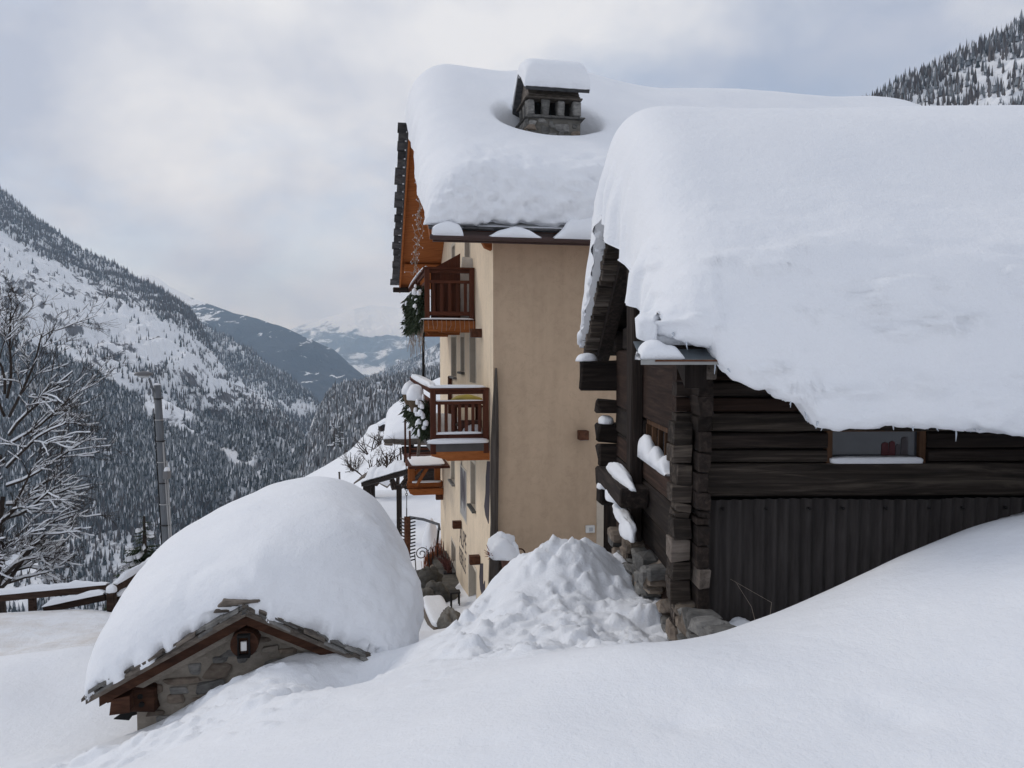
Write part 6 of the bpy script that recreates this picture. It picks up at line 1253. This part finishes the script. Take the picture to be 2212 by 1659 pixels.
tube('scroll', spiral(c, 0.22, 1.6, HF), 0.016, IRON, ig, 6); tube('upright', [c+HF.V*0.22, c+HF.V*0.28-Vector((0, 0, .9))], 0.018, IRON, ig, 6); tube('upright', [c-HF.V*0.22, c-HF.V*0.16-Vector((0, 0, .9))], 0.018, IRON, ig, 6)
for k in range(3): a = pl(925+k*10, 1190-k*4, 24.6); tube('arch', [a+Vector((0, 0, -.5)), a, a+HF.V*0.07+Vector((0, 0, .12)), a+HF.V*0.14, a+HF.V*0.14-Vector((0, 0, .5))], 0.013, IRON, ig, 5)
a, b = pl(962, 1168, 26.4), pl(956, 1232, 26.0); pw_ = tube('leaning_pole', [b, a], 0.06, GREYZ, None, 8, label='weathered round pole leaning against the far end of the facade', cat='pole')
# window box with dark red plants
h = holes[7]; wb = thing('window_box', HF((h[0]+h[1])/2, 2.5, h[2]-0.1), 'window box of withered red plants on the ground floor', 'window box'); box('trough', HF, (h[0], h[1]), (2.42, 2.57), (h[2]-0.17, h[2]), TERRA, wb, 0.01); ts = []
for k in range(70): p = HF(r.uniform(h[0], h[1]), 2.48+r.normal(0, .05), h[2]-0.02); ts.append(([p, p+Vector((r.normal(-.08, .08), r.normal(-.05, .08), r.uniform(.05, .42)))], [0.016, 0.007]))
tubes('plants', ts, noisemat('withered_plant', [(0.3, (0.05, 0.018, 0.016)), (0.7, (0.15, 0.05, 0.04))], 6), wb, 3, kind='stuff')
# shed and snowy pot at the house corner
SU = 14.9; sv = lambda x, y=1200: HF.onU(x, y, SU)[0]; sz = lambda y: HF.onU(1090, y, SU)[1]
cb_ = thing('wood_cabinet', HF(SU+0.3, sv(1093), sz(1300)), 'dark plank cabinet at the house corner half hidden by ploughed snow', 'cabinet')
for k in range(4): a = sv(1079)+(sv(1112)-sv(1079))*k/4; box('plank', HF, (SU+0.1, SU+0.14), (a, a+(sv(1112)-sv(1079))/4-0.008), (sz(1330), sz(1202)), DARKZ, cb_, 0.006)
box('side', HF, (SU+0.141, SU+0.6), (sv(1079), sv(1079)+0.04), (sz(1330), sz(1202)), DARKZ, cb_, 0.006); box('top', HF, (SU+0.06, SU+0.65), (sv(1077), sv(1114)), (sz(1202), sz(1198)), DARKX, cb_, 0.006)
pt = thing('flower_pot', HF(SU-0.1, sv(1094), sz(1232)), 'clay flower pot hanging under a heavy cap of snow at the house corner', 'flower pot'); vs, fs = tube_data([HF(SU-0.12, sv(1094), sz(1236)), HF(SU-0.12, sv(1094), sz(1200))], [0.09, 0.15], 12); obj('pot', vs, fs, TERRA, pt)
pillow('snow', HF, HF(SU+0.0, sv(1084), sz(1203)), (0.28, 0.30, 0.36), SNOW, pt, 0.95, 4, 0.22, 0.25, 18, 24, 1.7); pillow('snow', HF, HF(SU-0.05, sv(1109), sz(1212)), (0.14, 0.11, 0.27), SNOW, pt, 0.95, 7, 0.15, 0.35, 14, 16)
ts = [([HF(SU-.1, sv(1060), sz(1196)), HF(SU-.15+r.normal(0, .1), sv(1052)+r.normal(0, .05), sz(1190)+r.normal(0, .08))], [0.012, 0.005]) for k in range(14)]; tubes('dry_stems', ts, REDTW, pt, 3, kind='stuff')
isr = thing('iron_scroll', HF(SU+0.4, sv(1128), sz(1225)), 'rusty iron scroll standing in the ploughed snow at the house corner', 'iron scroll'); c = HF(SU+0.4, *HF.onU(1124, 1198, SU+.4)); tube('scroll', spiral(c, 0.20, 1.5, HF, -1), 0.015, RUST, isr, 6); tube('stem', [c+HF.V*0.19, c+HF.V*0.2-Vector((0, 0, .5))], 0.015, RUST, isr, 6)
# ================================================================== things on the slope behind
a, b = P(787, 1046, 33), P(886, 1018, 30); lg = beam('log_rail', a, b, 0.3, 0.18, DARKX, None, label='heavy dark beam covered by a thick roll of snow below the chalet', cat='beam'); snow_strip([a+Vector((0, 0, .12)), b+Vector((0, 0, .12))], 0.42, 0.42, 'thick roll of snow on the heavy dark beam', 15)
for i, (x, y) in enumerate(((862, 1045),)): q = P(x, y, 32); box('prop', FF, (q.y-.1, q.y+.1), (q.x-.1, q.x+.1), (q.z-2.2, q.z-0.05), DARKZ, lg, 0.01)
for i, (x, y, lb) in enumerate(((794, 1037, 'nearer little roofed post shelter standing in the snow'), (803, 1027, 'farther little roofed post shelter standing in the snow'))):
    d = 36+4*i; q = P(x, y, d); t = thing('post_shelter', q-Vector((0, 0, 1.4)), lb, 'shelter'); box('post', FF, (d-.12, d+.12), (q.x-.2, q.x+.15), (q.z-1.5, q.z), DARKZ, t, 0.01)
    prism('roof', FF, [(q.x-.55, q.z-.12), (q.x+.05, q.z+.26), (q.x+1.0, q.z-.3), (q.x+1.0, q.z-.22), (q.x+.05, q.z+.36), (q.x-.55, q.z-.04)], 'u', d-.5, d+.5, SLATEB, t); prism('snow', FF, [(q.x+.3, q.z+.12), (q.x+1.0, q.z-.21), (q.x+.9, q.z+.0), (q.x+.5, q.z+.2)], 'u', d-.52, d+.4, SNOW, t)
for i, (x, y, d, h_, lb) in enumerate(((858, 1045, 40, 3.2, 'wide bare shrub in front of the log chalet'), (812, 1040, 52, 3.0, 'bare shrub beside the little roofed shelters'), (800, 985, 100, 5.0, 'bare rounded tree on the snow slope above the shelters'), (826, 975, 105, 4.5, 'bare tree below the far chalet roof edge'), (770, 1020, 80, 3.5, 'thin frosted shrub at the lower end of the snow slope'))):
    q = P(x, y, d); rg = np.random.default_rng(i); first = [((q.x+rg.normal(0, .1), d, q.z-0.3), (rg.normal(0, .7), rg.normal(0, .5), 1), h_*0.62, 0.02*h_, 1) for k in range(9)]
    bare_tree('bare_shrub', (q.x, d, q.z-0.3), first, None, 20+i, lb, 'shrub', 3, h_, 9, 0.10, 0.5, (3, 5), TWIG, None, 0.5, 0.14)
for i, (x, y0, y1, d, lb) in enumerate(((733, 1020, 1068, 60, 'thin wooden pole with a taller spliced top on the snow slope'), (846, 958, 998, 110, 'utility pole with two crossed arms on the slope'), (865, 968, 1003, 60, 'slender bare pole beside the chalet roof'))):
    a, b = P(x, y0, d), P(x+2, y1, d); t = thing('utility_pole', b, lb, 'pole'); tube('pole', [b-Vector((0, 0, .3)), a], 0.075, GREYZ, t, 7)
    if i == 1: beam('cross_arm', P(x-4, y0+5, d), P(x+4, y0+4, d), .08, .08, IRON, t)
    else: tube('cap', [a-Vector((0, 0, .05)), a+Vector((0, 0, .02))], 0.09, GREYZ, t, 7)
fc_ = P(830, 925, 250); fch = thing('far_chalet', fc_-Vector((0, 0, 1)), 'tiny far chalet with a snow roof at the end of the snow field', 'chalet'); KF = Frame(-20, (fc_.x, 250)); box('wall', KF, (0, 4), (-1.2, 4), (fc_.z-1, fc_.z+0.9), DARKX, fch, 0); prism('snow_roof', KF, [(-1.6, fc_.z+.7), (1.2, fc_.z+2.2), (4.4, fc_.z+2.2), (4.4, fc_.z+2.9), (1.0, fc_.z+2.9), (-1.7, fc_.z+1.3)], 'u', -0.5, 4.5, SNOW, fch)
q = P(931, 1185, 28.5); ps = thing('snowy_post', q, 'post wrapped in a bell-shaped cape of snow beyond the house', 'post'); box('post', FF, (28.4, 28.6), (q.x-.08, q.x+.08), (q.z-1, q.z+0.6), GREYZ, ps, 0.01); pillow('snow', FF, q-Vector((0, 0, .1)), (.42, .36, 1.05), SNOW, ps, 1.35, 4, .06, .2, 18, 18)
a, b = P(884, 1117, 27), P(948, 1133, 26.5); hr_ = thing('handrail', b-Vector((0, 0, 1)), 'grey metal handrail dusted with snow beyond the hanging harrow', 'handrail'); tube('bar', [a, P(915, 1122, 27), b, P(949, 1145, 26.4)], 0.05, POLE, hr_, 7); tube('upright', [a, a-Vector((0, 0, .9))], 0.05, POLE, hr_, 7); tube('upright', [P(948, 1140, 26.5), P(940, 1215, 26.5)], 0.04, IRON, hr_, 7)
# a few dry stems in front of the corrugated wall
ts = []; rg = np.random.default_rng(3)
for (x, y, d) in ((1660, 1335, 5.8), (1640, 1345, 5.7)):
    p = P(x, y, d); ts.append(([p-Vector((0, 0, .1)), p+Vector((rg.normal(-.08, .05), 0, .12)), p+Vector((rg.normal(-.14, .06), 0, .3))], [.0022, .0018, .001]))
tubes('dry_stalks', ts, WIRE, None, 3, label='few dry grass stalks poking from the snow at the corrugated wall', cat='grass', kind='stuff')
# ================================================================== the hazy air of the valley
hz = obj('haze', [(-9000, -60, -430), (9000, -60, -430), (9000, 16500, -430), (-9000, 16500, -430), (-9000, -60, 1100), (9000, -60, 1100), (9000, 16500, 1100), (-9000, 16500, 1100)], [[0, 3, 2, 1], [4, 5, 6, 7], [0, 1, 5, 4], [1, 2, 6, 5], [2, 3, 7, 6], [3, 0, 4, 7]], SNOW, center=False, kind='stuff')
hm = bpy.data.materials.new('haze_air'); hm.use_nodes = True; t = hm.node_tree; t.nodes.clear(); o_ = t.nodes.new('ShaderNodeOutputMaterial'); pv = t.nodes.new('ShaderNodeVolumePrincipled')
pv.inputs['Color'].default_value = (0.56, 0.77, 1.0, 1); pv.inputs['Absorption Color'].default_value = (1, 1, 1, 1); pv.inputs['Density'].default_value = 8.8e-5; pv.inputs['Anisotropy'].default_value = 0.2
t.links.new(pv.outputs[0], o_.inputs['Volume']); hz.data.materials.clear(); hz.data.materials.append(hm)
tag(hz, 'bluish haze filling the valley air', 'haze')
scene.cycles.volume_bounces = 4
